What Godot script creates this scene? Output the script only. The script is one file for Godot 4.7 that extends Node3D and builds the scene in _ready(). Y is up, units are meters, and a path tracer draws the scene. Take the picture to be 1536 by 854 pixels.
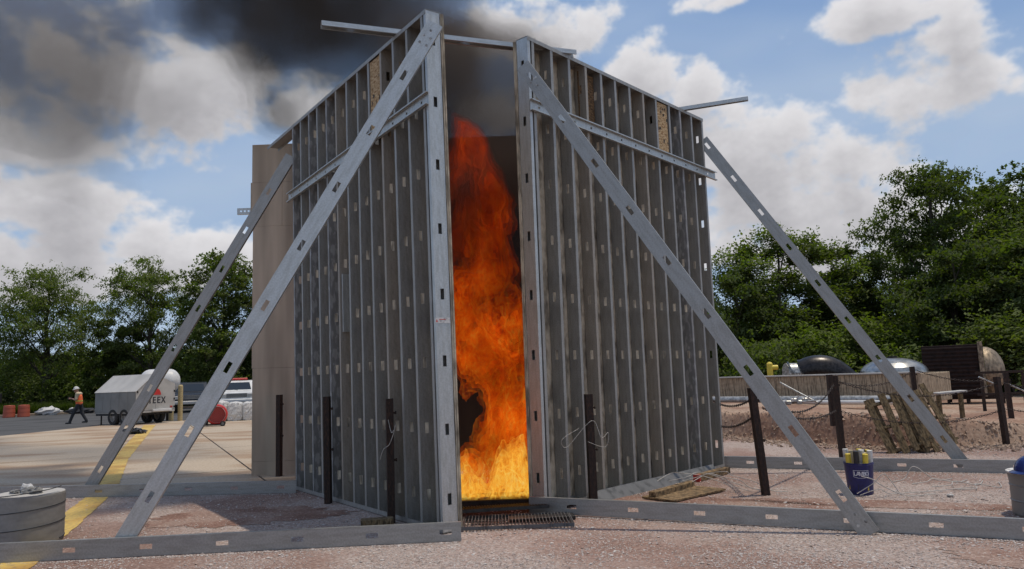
extends Node3D
# A fire test yard: two steel-stud wall panels stand in a V, fire and smoke rise between them.

var M := {}                       # materials by plain name
var rng := RandomNumberGenerator.new()
const CAM_H := 1.3405
const SKY_W := 4096

func _ready() -> void:
	rng.seed = 4711
	set_camera_sky_sun()
	make_materials()
	build_ground()
	build_wall()
	build_panels()
	build_braces()
	build_fire()
	build_smoke()
	build_fence()
	build_yard_items()
	build_left_side()
	build_right_side()
	build_trees()
	build_gravel()


func set_camera_sky_sun() -> void:
	var th := deg_to_rad(7.2321)
	var ro := deg_to_rad(2.071)
	var fwd := Vector3(0, sin(th), -cos(th))
	var u0 := Vector3(0, cos(th), sin(th))
	var r0 := Vector3(1, 0, 0)
	var cam := Camera3D.new()
	cam.name = "camera"
	cam.transform = Transform3D(Basis(r0 * cos(ro) - u0 * sin(ro), u0 * cos(ro) + r0 * sin(ro), -fwd), Vector3(0, CAM_H, 0))
	cam.fov = 42.435
	cam.near = 0.05
	cam.far = 4000.0
	add_child(cam)
	cam.current = true
	var env := Environment.new()
	env.background_mode = Environment.BG_SKY
	var sky := Sky.new()
	var pano := PanoramaSkyMaterial.new()
	pano.panorama = ImageTexture.create_from_image(sky_image())
	pano.energy_multiplier = 1.14
	sky.sky_material = pano
	env.sky = sky
	env.tonemap_mode = Environment.TONE_MAPPER_LINEAR
	env.tonemap_exposure = 1.0
	env.sdfgi_enabled = true
	env.ssao_enabled = true
	env.ssil_enabled = true
	env.volumetric_fog_enabled = true
	env.volumetric_fog_density = 0.0
	var we := WorldEnvironment.new()
	we.name = "world_environment"
	we.environment = env
	add_child(we)
	var sun := DirectionalLight3D.new()
	sun.name = "sun"
	sun.light_energy = 0.84
	sun.light_color = Color(1.0, 0.95, 0.87)
	sun.light_angular_distance = 0.5
	sun.shadow_enabled = true
	var to_sun := Vector3(0.25, 0.97, -0.055).normalized()
	sun.transform = Transform3D(Basis.looking_at(-to_sun, Vector3(0, 0, 1)), Vector3(0, 60, 0))
	add_child(sun)

# ---------------------------------------------------------------- sky
var cloud_cover: PackedFloat32Array      # half-degree grid, 720 x 181
var cloud_rows := []
var sky_rows := []
var n_big: FastNoiseLite
var n_fine: FastNoiseLite
var n_veil: FastNoiseLite

func noise(seed_: int, freq: float, oct := 4, kind := FastNoiseLite.TYPE_SIMPLEX_SMOOTH) -> FastNoiseLite:
	var n := FastNoiseLite.new()
	n.seed = seed_
	n.noise_type = kind
	n.frequency = freq
	n.fractal_type = FastNoiseLite.FRACTAL_FBM if oct > 1 else FastNoiseLite.FRACTAL_NONE
	n.fractal_octaves = oct
	return n

func sky_image() -> Image:
	# clouds: azimuth, elevation, half width, half height (degrees), weight
	var banks := [
		[-27.9, 20.3, 10.5, 6.2, 1.0], [-33.5, 17.0, 6.4, 5.0, 1.0], [-21.0, 21.6, 5.4, 3.2, 0.9], [-25.5, 18.4, 6.4, 2.4, 0.8],
		[-32.5, 12.2, 6.8, 3.0, 1.1], [-33.1, 8.0, 8.4, 3.4, 1.1], [-23.7, 9.2, 9.4, 3.6, 1.15], [-16.0, 20.6, 3.9, 3.0, 1.0],
		[2.5, 25.8, 8.4, 3.9, 1.1], [-1.6, 20.4, 4.0, 3.5, 0.9], [10.7, 21.6, 4.6, 4.6, 1.1], [18.4, 16.0, 7.6, 5.4, 1.1], [24.9, 13.4, 6.6, 4.4, 1.0],
		[15.0, 20.0, 3.4, 3.6, 0.9], [21.1, 11.0, 11.4, 4.2, 1.1], [31.4, 18.4, 6.2, 3.5, 1.05], [29.2, 23.6, 6.4, 1.9, 0.9], [33.4, 20.6, 3.2, 2.2, 0.9],
		[17.2, 26.9, 3.9, 1.4, 0.95], [36.3, 17.0, 1.5, 1.0, 0.7], [24.5, 8.0, 15.4, 4.2, 1.0], [-10.7, 14.0, 7.4, 3.0, 0.8], [-42.0, 14.0, 7.4, 5.0, 1.0], [44.0, 14.0, 6.9, 4.0, 1.0],
		[0.0, 8.0, 14.0, 4.0, 0.9], [-40.0, 27.0, 7.0, 3.0, 0.9], [8.0, 34.0, 9.0, 3.5, 0.9], [-16.0, 33.0, 10.0, 4.0, 0.9], [30.0, 33.0, 8.0, 4.0, 0.9], [-38.0, 38.0, 9.0, 4.0, 0.9]]
	var r := RandomNumberGenerator.new()
	r.seed = 99
	for k in 110:
		var el := 4.0 + 66.0 * pow(r.randf(), 1.3)
		var size := r.randf_range(3.5, 9.0) * (0.7 + el / 60.0)
		var az := r.randf_range(48.0, 312.0)
		if el > 45.0:
			az = r.randf_range(0.0, 360.0)
		banks.append([az, el, size / maxf(cos(deg_to_rad(el)), 0.35), size * r.randf_range(0.35, 0.55), r.randf_range(0.8, 1.1)])
	cloud_cover = PackedFloat32Array()
	cloud_cover.resize(720 * 181)
	cloud_cover.fill(-0.7)
	for b in banks:
		var y0 := clampi(int((b[1] - b[3] * 1.4) * 2.0), 0, 180)
		var y1 := clampi(int((b[1] + b[3] * 1.4) * 2.0) + 1, 0, 180)
		for yy in range(y0, y1 + 1):
			var dy: float = (yy * 0.5 - b[1]) / b[3]
			if dy < 0.0:
				dy *= 1.3
			var reach := int(b[2] * 1.4 * 2.0)
			for xx in range(-reach, reach + 1):
				var dx: float = xx * 0.5 / b[2]
				var v: float = b[4] * (0.88 - 0.88 * (dx * dx + dy * dy))
				var c := posmod(int(b[0] * 2.0) + xx, 720)
				if v > cloud_cover[yy * 720 + c]:
					cloud_cover[yy * 720 + c] = v
	n_big = noise(5, 2.6, 3)
	n_fine = noise(11, 11.0, 6)
	n_fine.fractal_gain = 0.6
	n_veil = noise(17, 1.7, 4)
	var h := SKY_W / 4
	cloud_rows.resize(h)
	sky_rows.resize(h)
	WorkerThreadPool.wait_for_group_task_completion(WorkerThreadPool.add_group_task(cloud_row, h))
	WorkerThreadPool.wait_for_group_task_completion(WorkerThreadPool.add_group_task(sky_row, h))
	var bytes := PackedByteArray()
	for row in sky_rows:
		bytes.append_array(row)
	var low := PackedByteArray()
	low.resize(SKY_W * 3 * h)
	low.fill(112)
	bytes.append_array(low)
	cloud_rows.clear()
	sky_rows.clear()
	return Image.create_from_data(SKY_W, SKY_W / 2, false, Image.FORMAT_RGB8, bytes)

func cloud_row(i: int) -> void:
	var out := PackedFloat32Array()
	out.resize(SKY_W)
	var el := 90.0 - (i + 0.5) * 360.0 / SKY_W
	var ce := cos(deg_to_rad(el))
	var se := sin(deg_to_rad(el))
	var gy := clampf(el * 2.0, 0.0, 179.99)
	var y0 := int(gy)
	var fy := gy - y0
	for j in SKY_W:
		var az := (j + 0.5) / SKY_W * 360.0
		var a := deg_to_rad(az)
		var d := Vector3(sin(a) * ce, se * 1.35, -cos(a) * ce)
		var warp := n_big.get_noise_3d(d.x + 7.0, d.y, d.z)
		var gx := fposmod(az * 2.0 + warp * 2.4, 720.0)
		var x0 := int(gx)
		var fx := gx - x0
		var x1 := (x0 + 1) % 720
		x0 = x0 % 720
		var c := lerpf(lerpf(cloud_cover[y0 * 720 + x0], cloud_cover[y0 * 720 + x1], fx), lerpf(cloud_cover[(y0 + 1) * 720 + x0], cloud_cover[(y0 + 1) * 720 + x1], fx), fy)
		if c < -0.69:
			out[j] = -0.5
			continue
		var f := n_fine.get_noise_3dv(d)
		out[j] = c - 0.12 + 0.35 * warp + 0.95 * f
	cloud_rows[i] = out

func sky_row(i: int) -> void:
	var out := PackedByteArray()
	out.resize(SKY_W * 3)
	var el := 90.0 - (i + 0.5) * 360.0 / SKY_W
	var here: PackedFloat32Array = cloud_rows[i]
	var step := SKY_W / 360.0
	var up1: PackedFloat32Array = cloud_rows[maxi(0, i - int(0.7 * step))]
	var up2: PackedFloat32Array = cloud_rows[maxi(0, i - int(1.9 * step))]
	var up3: PackedFloat32Array = cloud_rows[maxi(0, i - int(3.6 * step))]
	var t := clampf(1.0 - el / 55.0, 0.0, 1.0)
	t = t * t
	var base := Color(0.385, 0.515, 0.715).lerp(Color(0.68, 0.755, 0.83), t)
	var ce := cos(deg_to_rad(el))
	var se := sin(deg_to_rad(el))
	for j in SKY_W:
		var q := here[j]
		var c := base
		var a := (j + 0.5) / SKY_W * TAU
		var veil := clampf(n_veil.get_noise_3d(sin(a) * ce, se * 2.5, -cos(a) * ce) * 0.5 + 0.16, 0.0, 0.4)
		c = c.lerp(Color(0.76, 0.79, 0.83), veil)
		if q > -0.05:
			var alpha := smoothstep(-0.05, 0.52, q)
			var over := maxf(0.0, up1[j]) * 0.35 + maxf(0.0, up2[j]) * 0.4 + maxf(0.0, up3[j]) * 0.35
			var lit := clampf(1.0 - over * 0.5 - maxf(q - 0.3, 0.0) * 0.1, 0.0, 1.0)
			var cl := Color(0.52, 0.515, 0.535).lerp(Color(0.85, 0.845, 0.855), lit)
			c = c.lerp(cl, alpha)
		out[j * 3] = int(c.r * 255.0)
		out[j * 3 + 1] = int(c.g * 255.0)
		out[j * 3 + 2] = int(c.b * 255.0)
	sky_rows[i] = out

# ---------------------------------------------------------------- naming helpers
var used := {}

func numbered(called: String) -> String:
	if not used.has(called):
		used[called] = 0
		return called
	used[called] += 1
	return "%s_%03d" % [called, used[called]]

func tag(o: Node3D, label: String, category: String, group := "") -> Node3D:
	o.set_meta("label", label)
	o.set_meta("category", category)
	if group:
		o.set_meta("group", group)
	return o

func thing(called: String, label: String, category: String, at := Vector3.ZERO, group := "") -> Node3D:
	var o := Node3D.new()
	o.name = numbered(called)
	add_child(o)
	o.position = at
	tag(o, label, category, group)
	o.set_meta("kind", "thing")
	return o

func put(parent: Node3D, called: String, mesh: Mesh, m: Material, xf := Transform3D.IDENTITY) -> MeshInstance3D:
	var o := MeshInstance3D.new()
	o.name = numbered(called) if parent == self else called
	o.mesh = mesh
	if m:
		for k in mesh.get_surface_count():
			o.set_surface_override_material(k, m)
	o.transform = xf
	parent.add_child(o, true)
	return o

func structure(called: String, mesh: Mesh, m: Material, kind := "structure") -> MeshInstance3D:
	var o := put(self, called, mesh, m)
	o.set_meta("kind", kind)
	return o

# ---------------------------------------------------------------- mesh builder
class MB:
	var v := PackedVector3Array()
	var n := PackedVector3Array()
	var uv := PackedVector2Array()
	var c := PackedColorArray()
	var col := Color.WHITE
	var colored := false

	func tri(a: Vector3, b: Vector3, d: Vector3, out: Vector3, na = null, nb = null, nd = null) -> void:
		var g := (b - a).cross(d - a)
		var f := g.normalized()
		if g.dot(out) > 0.0:           # front faces run clockwise
			var s := b
			b = d
			d = s
			var sn = nb
			nb = nd
			nd = sn
		else:
			f = -f
		v.append(a); v.append(b); v.append(d)
		n.append(na if na != null else f); n.append(nb if nb != null else f); n.append(nd if nd != null else f)
		for p in [a, b, d]:
			uv.append(Vector2(p.x, p.y))
			c.append(col)

	func quad(a: Vector3, b: Vector3, d: Vector3, e: Vector3, out: Vector3) -> void:
		tri(a, b, d, out)
		tri(a, d, e, out)

	func box(lo: Vector3, hi: Vector3, xf := Transform3D.IDENTITY, ch := 0.0) -> void:
		if lo.x > hi.x: var s := lo.x; lo.x = hi.x; hi.x = s
		if lo.y > hi.y: var s := lo.y; lo.y = hi.y; hi.y = s
		if lo.z > hi.z: var s := lo.z; lo.z = hi.z; hi.z = s
		var mid := xf * ((lo + hi) * 0.5)
		ch = minf(ch, (hi - lo)[(hi - lo).min_axis_index()] * 0.4)
		var h := (hi - lo) * 0.5
		var c0 := (lo + hi) * 0.5
		for ax in 3:
			var u := (ax + 1) % 3
			var w := (ax + 2) % 3
			for s in [-1.0, 1.0]:
				var o := Vector3.ZERO
				o[ax] = s
				var q := []
				for k in [[-1, -1], [1, -1], [1, 1], [-1, 1]]:
					var p := Vector3.ZERO
					p[ax] = s * h[ax]
					p[u] = k[0] * (h[u] - ch)
					p[w] = k[1] * (h[w] - ch)
					q.append(xf * (c0 + p))
				quad(q[0], q[1], q[2], q[3], xf.basis * o)
		if ch > 0.0:
			for ax in 3:
				var u := (ax + 1) % 3
				var w := (ax + 2) % 3
				for su in [-1.0, 1.0]:
					for sw in [-1.0, 1.0]:
						var q := []
						for k in [[-1, 0], [1, 0], [1, 1], [-1, 1]]:
							var p := Vector3.ZERO
							p[ax] = k[0] * (h[ax] - ch)
							p[u] = su * (h[u] - (ch if k[1] == 1 else 0.0))
							p[w] = sw * (h[w] - (0.0 if k[1] == 1 else ch))
							q.append(xf * (c0 + p))
						quad(q[0], q[1], q[2], q[3], (q[0] + q[2]) * 0.5 - mid)
			for sx in [-1.0, 1.0]:
				for sy in [-1.0, 1.0]:
					for sz in [-1.0, 1.0]:
						var a := Vector3(sx * h.x, sy * (h.y - ch), sz * (h.z - ch))
						var b := Vector3(sx * (h.x - ch), sy * h.y, sz * (h.z - ch))
						var d := Vector3(sx * (h.x - ch), sy * (h.y - ch), sz * h.z)
						tri(xf * (c0 + a), xf * (c0 + b), xf * (c0 + d), xf * (c0 + a) - mid)

	# an upright sheet: long along u, wide along w, thick along t, with slots of hw x hl cut at the given places along u
	func sheet(o: Vector3, u: Vector3, w: Vector3, t: Vector3, holes: Array, hw: float, hl: float) -> void:
		var un := u.normalized()
		var wn := w.normalized()
		var wl := w.length()
		var m0 := o + wn * (wl - hw) * 0.5
		var m1 := o + wn * (wl + hw) * 0.5
		for s in 2:
			var f := t * float(s)
			var out := t * (1.0 if s else -1.0)
			quad(o + f, o + u + f, o + u + wn * (wl - hw) * 0.5 + f, m0 + f, out)
			quad(m1 + f, m1 + u + f, o + u + w + f, o + w + f, out)
			var at := 0.0
			for y in holes + [u.length() + hl * 0.5]:
				var b: float = minf(y - hl * 0.5, u.length())
				quad(m0 + un * at + f, m0 + un * b + f, m1 + un * b + f, m1 + un * at + f, out)
				at = y + hl * 0.5
		for y in holes:
			var a: Vector3 = m0 + un * (y - hl * 0.5)
			var b: Vector3 = m0 + un * (y + hl * 0.5)
			var d := wn * hw
			quad(a, b, b + t, a + t, d)
			quad(a + d, b + d, b + d + t, a + d + t, -d)
			quad(a, a + d, a + d + t, a + t, un)
			quad(b, b + d, b + d + t, b + t, -un)
		quad(o, o + u, o + u + t, o + t, -w)
		quad(o + w, o + w + u, o + w + u + t, o + w + t, w)
		quad(o, o + w, o + w + t, o + t, -u)
		quad(o + u, o + u + w, o + u + w + t, o + u + t, u)

	func ring(p: Vector3, ax: Vector3, r: float, seg: int) -> PackedVector3Array:
		var a := ax.normalized()
		var e := a.cross(Vector3.UP if absf(a.y) < 0.9 else Vector3.RIGHT).normalized()
		var f := a.cross(e)
		var q := PackedVector3Array()
		for k in seg:
			var t := TAU * k / seg
			q.append(p + (e * cos(t) + f * sin(t)) * r)
		return q

	func tube(path: Array, radii, seg := 8, caps := true) -> void:
		var last: PackedVector3Array
		var lc := Vector3.ZERO
		for i in path.size():
			var p: Vector3 = path[i]
			var ax: Vector3 = (path[mini(i + 1, path.size() - 1)] - path[maxi(i - 1, 0)])
			var r: float = radii[i] if radii is Array else radii
			var q := ring(p, ax, r, seg)
			if i > 0:
				for k in seg:
					var k2 := (k + 1) % seg
					var out := (last[k] - lc) + (last[k2] - lc) + (q[k] - p) + (q[k2] - p)
					tri(last[k], last[k2], q[k2], out, (last[k] - lc).normalized(), (last[k2] - lc).normalized(), (q[k2] - p).normalized())
					tri(last[k], q[k2], q[k], out, (last[k] - lc).normalized(), (q[k2] - p).normalized(), (q[k] - p).normalized())
			if caps and (i == 0 or i == path.size() - 1):
				var out2: Vector3 = ax * (-1.0 if i == 0 else 1.0)
				for k in range(1, seg - 1):
					tri(q[0], q[k], q[k + 1], out2)
			last = q
			lc = p

	# turned shape about an axis: profile points are (radius, height)
	func lathe(prof: Array, seg := 24, xf := Transform3D.IDENTITY, arc := TAU) -> void:
		for i in prof.size() - 1:
			var a: Vector2 = prof[i]
			var b: Vector2 = prof[i + 1]
			var e := b - a
			if e.length() < 1e-6:
				continue
			var nn := Vector2(e.y, -e.x).normalized()
			for k in seg:
				var t0 := arc * k / seg
				var t1 := arc * (k + 1) / seg
				var c0 := Vector3(cos(t0), 0, sin(t0))
				var c1 := Vector3(cos(t1), 0, sin(t1))
				var n0 := xf.basis * (c0 * nn.x + Vector3.UP * nn.y)
				var n1 := xf.basis * (c1 * nn.x + Vector3.UP * nn.y)
				var p0 := xf * (c0 * a.x + Vector3.UP * a.y)
				var p1 := xf * (c1 * a.x + Vector3.UP * a.y)
				var p2 := xf * (c1 * b.x + Vector3.UP * b.y)
				var p3 := xf * (c0 * b.x + Vector3.UP * b.y)
				if a.x > 1e-5:
					tri(p0, p1, p2, n0 + n1, n0, n1, n1)
				if b.x > 1e-5:
					tri(p0, p2, p3, n0 + n1, n0, n1, n0)

	# flat outline (counted round) in the plane of u and w, given thickness along t
	func prism(o: Vector3, u: Vector3, w: Vector3, t: Vector3, outline: PackedVector2Array) -> void:
		var idx := Geometry2D.triangulate_polygon(outline)
		var p := PackedVector3Array()
		var mid := Vector3.ZERO
		for q in outline:
			p.append(o + u * q.x + w * q.y)
			mid += o + u * q.x + w * q.y
		mid /= outline.size()
		for k in range(0, idx.size(), 3):
			tri(p[idx[k]], p[idx[k + 1]], p[idx[k + 2]], -t)
			tri(p[idx[k]] + t, p[idx[k + 1]] + t, p[idx[k + 2]] + t, t)
		var area := 0.0
		for k in outline.size():
			area += outline[k].cross(outline[(k + 1) % outline.size()])
		for k in outline.size():
			var k2 := (k + 1) % outline.size()
			var e2 := outline[k2] - outline[k]
			var o2 := Vector2(e2.y, -e2.x) * signf(area)
			quad(p[k], p[k2], p[k2] + t, p[k] + t, u * o2.x + w * o2.y)

	func mesh() -> ArrayMesh:
		var arr := []
		arr.resize(Mesh.ARRAY_MAX)
		arr[Mesh.ARRAY_VERTEX] = v
		arr[Mesh.ARRAY_NORMAL] = n
		arr[Mesh.ARRAY_TEX_UV] = uv
		if colored:
			arr[Mesh.ARRAY_COLOR] = c
		var m := ArrayMesh.new()
		m.add_surface_from_arrays(Mesh.PRIMITIVE_TRIANGLES, arr)
		return m

# ---------------------------------------------------------------- a field meshed as surface nets
class Grid:
	var o: Vector3
	var s: float
	var nx: int
	var ny: int
	var nz: int
	var f := PackedFloat32Array()

	func _init(lo: Vector3, hi: Vector3, cell: float) -> void:
		o = lo
		s = cell
		nx = int((hi.x - lo.x) / cell) + 2
		ny = int((hi.y - lo.y) / cell) + 2
		nz = int((hi.z - lo.z) / cell) + 2
		f.resize(nx * ny * nz)
		f.fill(-1.0)

	func surface(level: float) -> MB:          # inside where f > level
		var mb := MB.new()
		var at := PackedInt32Array()
		at.resize(nx * ny * nz)
		at.fill(-1)
		var pts := PackedVector3Array()
		var nrm := PackedVector3Array()
		var sx := ny * nz
		var sy := nz
		var offs := [0, 1, sy, sy + 1, sx, sx + 1, sx + sy, sx + sy + 1]
		var edges := [[0, 1], [2, 3], [4, 5], [6, 7], [0, 2], [1, 3], [4, 6], [5, 7], [0, 4], [1, 5], [2, 6], [3, 7]]
		for i in nx - 1:
			for j in ny - 1:
				var row := i * sx + j * sy
				for k in nz - 1:
					var b := row + k
					var g0 := f[b] > level
					if (f[b + 1] > level) == g0 and (f[b + sy] > level) == g0 and (f[b + sy + 1] > level) == g0 and (f[b + sx] > level) == g0 and (f[b + sx + 1] > level) == g0 and (f[b + sx + sy] > level) == g0 and (f[b + sx + sy + 1] > level) == g0:
						continue
					var val := []
					for q in offs:
						val.append(f[b + q] - level)
					var sum := Vector3.ZERO
					var cnt := 0
					for e in edges:
						var a0: float = val[e[0]]
						var a1: float = val[e[1]]
						if (a0 > 0.0) != (a1 > 0.0):
							var t := a0 / (a0 - a1)
							var p0 := Vector3(e[0] >> 2, (e[0] >> 1) & 1, e[0] & 1)
							var p1 := Vector3(e[1] >> 2, (e[1] >> 1) & 1, e[1] & 1)
							sum += p0.lerp(p1, t)
							cnt += 1
					at[b] = pts.size()
					pts.append(o + (Vector3(i, j, k) + sum / cnt) * s)
					var gr := Vector3(val[4] + val[5] + val[6] + val[7] - val[0] - val[1] - val[2] - val[3], val[2] + val[3] + val[6] + val[7] - val[0] - val[1] - val[4] - val[5], val[1] + val[3] + val[5] + val[7] - val[0] - val[2] - val[4] - val[6])
					nrm.append(-gr.normalized())
		for i in range(1, nx - 1):
			for j in range(1, ny - 1):
				var row := i * sx + j * sy
				for k in range(1, nz - 1):
					var b := row + k
					var g := f[b] > level
					if (f[b + sx] > level) != g:
						face(mb, pts, nrm, at[b], at[b - sy], at[b - sy - 1], at[b - 1], g)
					if (f[b + sy] > level) != g:
						face(mb, pts, nrm, at[b], at[b - sx], at[b - sx - 1], at[b - 1], not g)
					if (f[b + 1] > level) != g:
						face(mb, pts, nrm, at[b], at[b - sx], at[b - sx - sy], at[b - sy], g)
		return mb

	func face(mb: MB, p: PackedVector3Array, n: PackedVector3Array, a: int, b: int, c: int, d: int, back: bool) -> void:
		if a < 0 or b < 0 or c < 0 or d < 0:
			return
		for q in ([a, c, b, a, d, c] if back else [a, b, c, a, c, d]):
			mb.v.append(p[q])
			mb.n.append(n[q])
			mb.uv.append(Vector2(p[q].x, p[q].y))
			mb.c.append(Color.WHITE)

	# bones: [from, to, radius from, radius to]; joined with a smooth minimum
	func capsules(bones: Array, k: float) -> void:
		for i in nx:
			for j in ny:
				for l in nz:
					var p := o + Vector3(i, j, l) * s
					var acc := 0.0
					for b in bones:
						var a0: Vector3 = b[0]
						var e: Vector3 = b[1] - a0
						var t := clampf((p - a0).dot(e) / maxf(e.length_squared(), 1e-9), 0.0, 1.0)
						var d: float = p.distance_to(a0 + e * t) - lerpf(b[2], b[3], t)
						if d < 4.0 * k:
							acc += exp(-d / k)
					f[(i * ny + j) * nz + l] = k * log(acc) if acc > 1e-9 else -1.0

# ---------------------------------------------------------------- materials
func noise_tex(seed_: int, freq: float, oct: int, ramp: Array, size := 512, kind := FastNoiseLite.TYPE_SIMPLEX_SMOOTH, cell := -1, hard := false) -> NoiseTexture2D:
	var n := noise(seed_, freq, oct, kind)
	if cell >= 0:
		n.cellular_return_type = cell
		n.fractal_type = FastNoiseLite.FRACTAL_NONE
	var t := NoiseTexture2D.new()
	t.width = size
	t.height = size
	t.seamless = true
	t.seamless_blend_skirt = 0.12
	t.noise = n
	var g := Gradient.new()
	var at := PackedFloat32Array()
	var cs := PackedColorArray()
	for r in ramp:
		at.append(r[0])
		cs.append(r[1])
	g.offsets = at
	g.colors = cs
	if hard:
		g.interpolation_mode = Gradient.GRADIENT_INTERPOLATE_CONSTANT
	t.color_ramp = g
	return t

func lin(r: float, g: float, b: float) -> Color:
	return Color(r, g, b).linear_to_srgb()

func grey(v: float) -> Color:
	return Color(v, v, v)

func mat(called: String, color: Color, rough: float, metal := 0.0, tex: Texture2D = null, scale := Vector3.ONE, world := false) -> StandardMaterial3D:
	var m := StandardMaterial3D.new()
	m.resource_name = called
	m.albedo_color = color
	m.roughness = rough
	m.metallic = metal
	if tex:
		m.albedo_texture = tex
	m.uv1_triplanar = true
	m.uv1_world_triplanar = world
	m.uv1_scale = scale
	M[called] = m
	return m

func mottle(m: StandardMaterial3D, tex: Texture2D, scale: Vector3, world := false) -> void:
	m.detail_enabled = true
	m.detail_blend_mode = BaseMaterial3D.BLEND_MODE_MUL
	m.detail_albedo = tex
	m.detail_uv_layer = BaseMaterial3D.DETAIL_UV_2
	m.uv2_triplanar = true
	m.uv2_world_triplanar = world
	m.uv2_scale = scale

func relief(m: StandardMaterial3D, tex: Texture2D, cm: float) -> void:
	m.heightmap_enabled = true
	m.heightmap_texture = tex
	m.heightmap_scale = cm

func make_materials() -> void:
	var soft := noise_tex(31, 0.012, 5, [[0.0, grey(0.62)], [0.45, grey(0.92)], [1.0, grey(1.0)]])
	var blotch := noise_tex(37, 0.02, 4, [[0.0, grey(0.45)], [0.38, grey(0.8)], [0.6, grey(1.0)], [1.0, grey(1.0)]])
	var bumps := noise_tex(41, 0.05, 5, [[0.0, grey(0.0)], [1.0, grey(1.0)]])
	var faint := noise_tex(33, 0.008, 5, [[0.0, grey(0.84)], [0.5, grey(0.95)], [1.0, grey(1.0)]])
	M["soft"] = soft
	M["blotch"] = blotch
	M["bumps"] = bumps
	# galvanised steel: fine spangle, soft run marks
	var spangle := noise_tex(43, 0.05, 1, [[0.0, grey(0.93)], [0.5, grey(0.965)], [1.0, grey(1.0)]], 512, FastNoiseLite.TYPE_CELLULAR, FastNoiseLite.RETURN_CELL_VALUE)
	var streak := noise_tex(47, 0.02, 5, [[0.0, Color(0.91, 0.905, 0.895)], [0.4, Color(0.97, 0.968, 0.96)], [0.62, grey(1.0)], [1.0, grey(1.0)]])
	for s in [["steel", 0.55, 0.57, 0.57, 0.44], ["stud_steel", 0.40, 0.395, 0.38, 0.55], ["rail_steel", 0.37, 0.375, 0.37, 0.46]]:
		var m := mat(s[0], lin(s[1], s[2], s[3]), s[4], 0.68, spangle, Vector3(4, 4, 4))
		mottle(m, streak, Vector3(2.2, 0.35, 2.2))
	var sm := mat("stained_steel", lin(0.40, 0.40, 0.40), 0.62, 0.5, noise_tex(53, 0.014, 4, [[0.0, grey(0.80)], [0.5, grey(0.84)], [0.66, grey(1.0)], [1.0, grey(1.0)]]), Vector3(2.0, 0.8, 2.0))
	mottle(sm, streak, Vector3(2.2, 0.4, 2.2))
	var rs := mat("rust_stained_steel", lin(0.40, 0.365, 0.32), 0.6, 0.5, spangle, Vector3(4, 4, 4))
	mottle(rs, streak, Vector3(2.0, 0.3, 2.0))
	var rust_tex := noise_tex(59, 0.03, 5, [[0.0, lin(0.016, 0.011, 0.009)], [0.5, lin(0.030, 0.017, 0.012)], [0.75, lin(0.05, 0.025, 0.016)], [1.0, lin(0.085, 0.042, 0.026)]])
	var rust := mat("rust", Color.WHITE, 0.8, 0.15, rust_tex, Vector3(2, 1, 2))
	relief(rust, bumps, 0.2)
	mat("chain_steel", lin(0.06, 0.045, 0.04), 0.6, 0.5, soft, Vector3(3, 3, 3))
	mat("dark_iron", lin(0.035, 0.033, 0.032), 0.55, 0.5, soft, Vector3(2, 2, 2))
	# board behind the studs, plywood, timber
	var board := noise_tex(61, 0.02, 5, [[0.0, lin(0.40, 0.33, 0.24)], [0.5, lin(0.55, 0.47, 0.35)], [1.0, lin(0.64, 0.57, 0.44)]])
	mottle(mat("sheathing", Color.WHITE, 0.95, 0.0, board, Vector3(1.5, 0.8, 1.5)), blotch, Vector3(0.6, 0.25, 0.6))
	var grain := noise_tex(67, 0.02, 6, [[0.0, lin(0.24, 0.15, 0.07)], [0.42, lin(0.42, 0.29, 0.15)], [0.6, lin(0.52, 0.38, 0.22)], [1.0, lin(0.58, 0.45, 0.28)]])
	mottle(mat("plywood", Color.WHITE, 0.85, 0.0, grain, Vector3(0.8, 6, 0.8)), noise_tex(68, 0.02, 3, [[0.0, Color(0.72, 0.64, 0.56)], [0.38, Color(0.86, 0.80, 0.74)], [0.5, grey(1.0)], [1.0, grey(1.0)]]), Vector3(1.5, 3, 1.5))
	mottle(mat("dark_plywood", lin(0.42, 0.34, 0.27), 0.85, 0.0, grain, Vector3(0.8, 6, 0.8)), blotch, Vector3(1.5, 3, 1.5))
	mottle(mat("timber", lin(0.52, 0.48, 0.43), 0.85, 0.0, grain, Vector3(3, 3, 3)), blotch, Vector3(1, 1, 1))
	mottle(mat("old_timber", lin(0.40, 0.40, 0.38), 0.95, 0.0, grain, Vector3(6, 1.0, 6)), blotch, Vector3(2, 1, 2))
	mat("mid_grey_steel", lin(0.17, 0.172, 0.175), 0.6, 0.3, soft, Vector3(1, 1, 1))  # even mid grey, darker than the galvanised steels
	mat("red_paint", lin(0.42, 0.03, 0.02), 0.5)
	# ground
	var stones := noise_tex(71, 0.11, 1, [[0.0, lin(0.29, 0.23, 0.205)], [0.2, lin(0.37, 0.305, 0.275)], [0.42, lin(0.33, 0.275, 0.25)], [0.55, lin(0.41, 0.35, 0.32)], [0.72, lin(0.30, 0.235, 0.205)], [0.84, lin(0.48, 0.43, 0.40)], [0.93, lin(0.35, 0.26, 0.22)]], 1024, FastNoiseLite.TYPE_CELLULAR, FastNoiseLite.RETURN_CELL_VALUE, true)
	var stone_h := noise_tex(71, 0.11, 1, [[0.0, grey(1.0)], [1.0, grey(0.0)]], 1024, FastNoiseLite.TYPE_CELLULAR, FastNoiseLite.RETURN_DISTANCE)
	var patches := noise_tex(73, 0.006, 5, [[0.0, Color(0.76, 0.66, 0.62)], [0.4, Color(0.90, 0.82, 0.79)], [0.58, Color(1.0, 0.98, 0.97)], [1.0, Color(1.0, 1.0, 1.0)]], 512)
	var gr := mat("gravel", Color.WHITE, 0.95, 0.0, stones, Vector3(0.45, 0.45, 0.45), true)
	mottle(gr, patches, Vector3(0.09, 0.09, 0.09), true)
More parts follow.
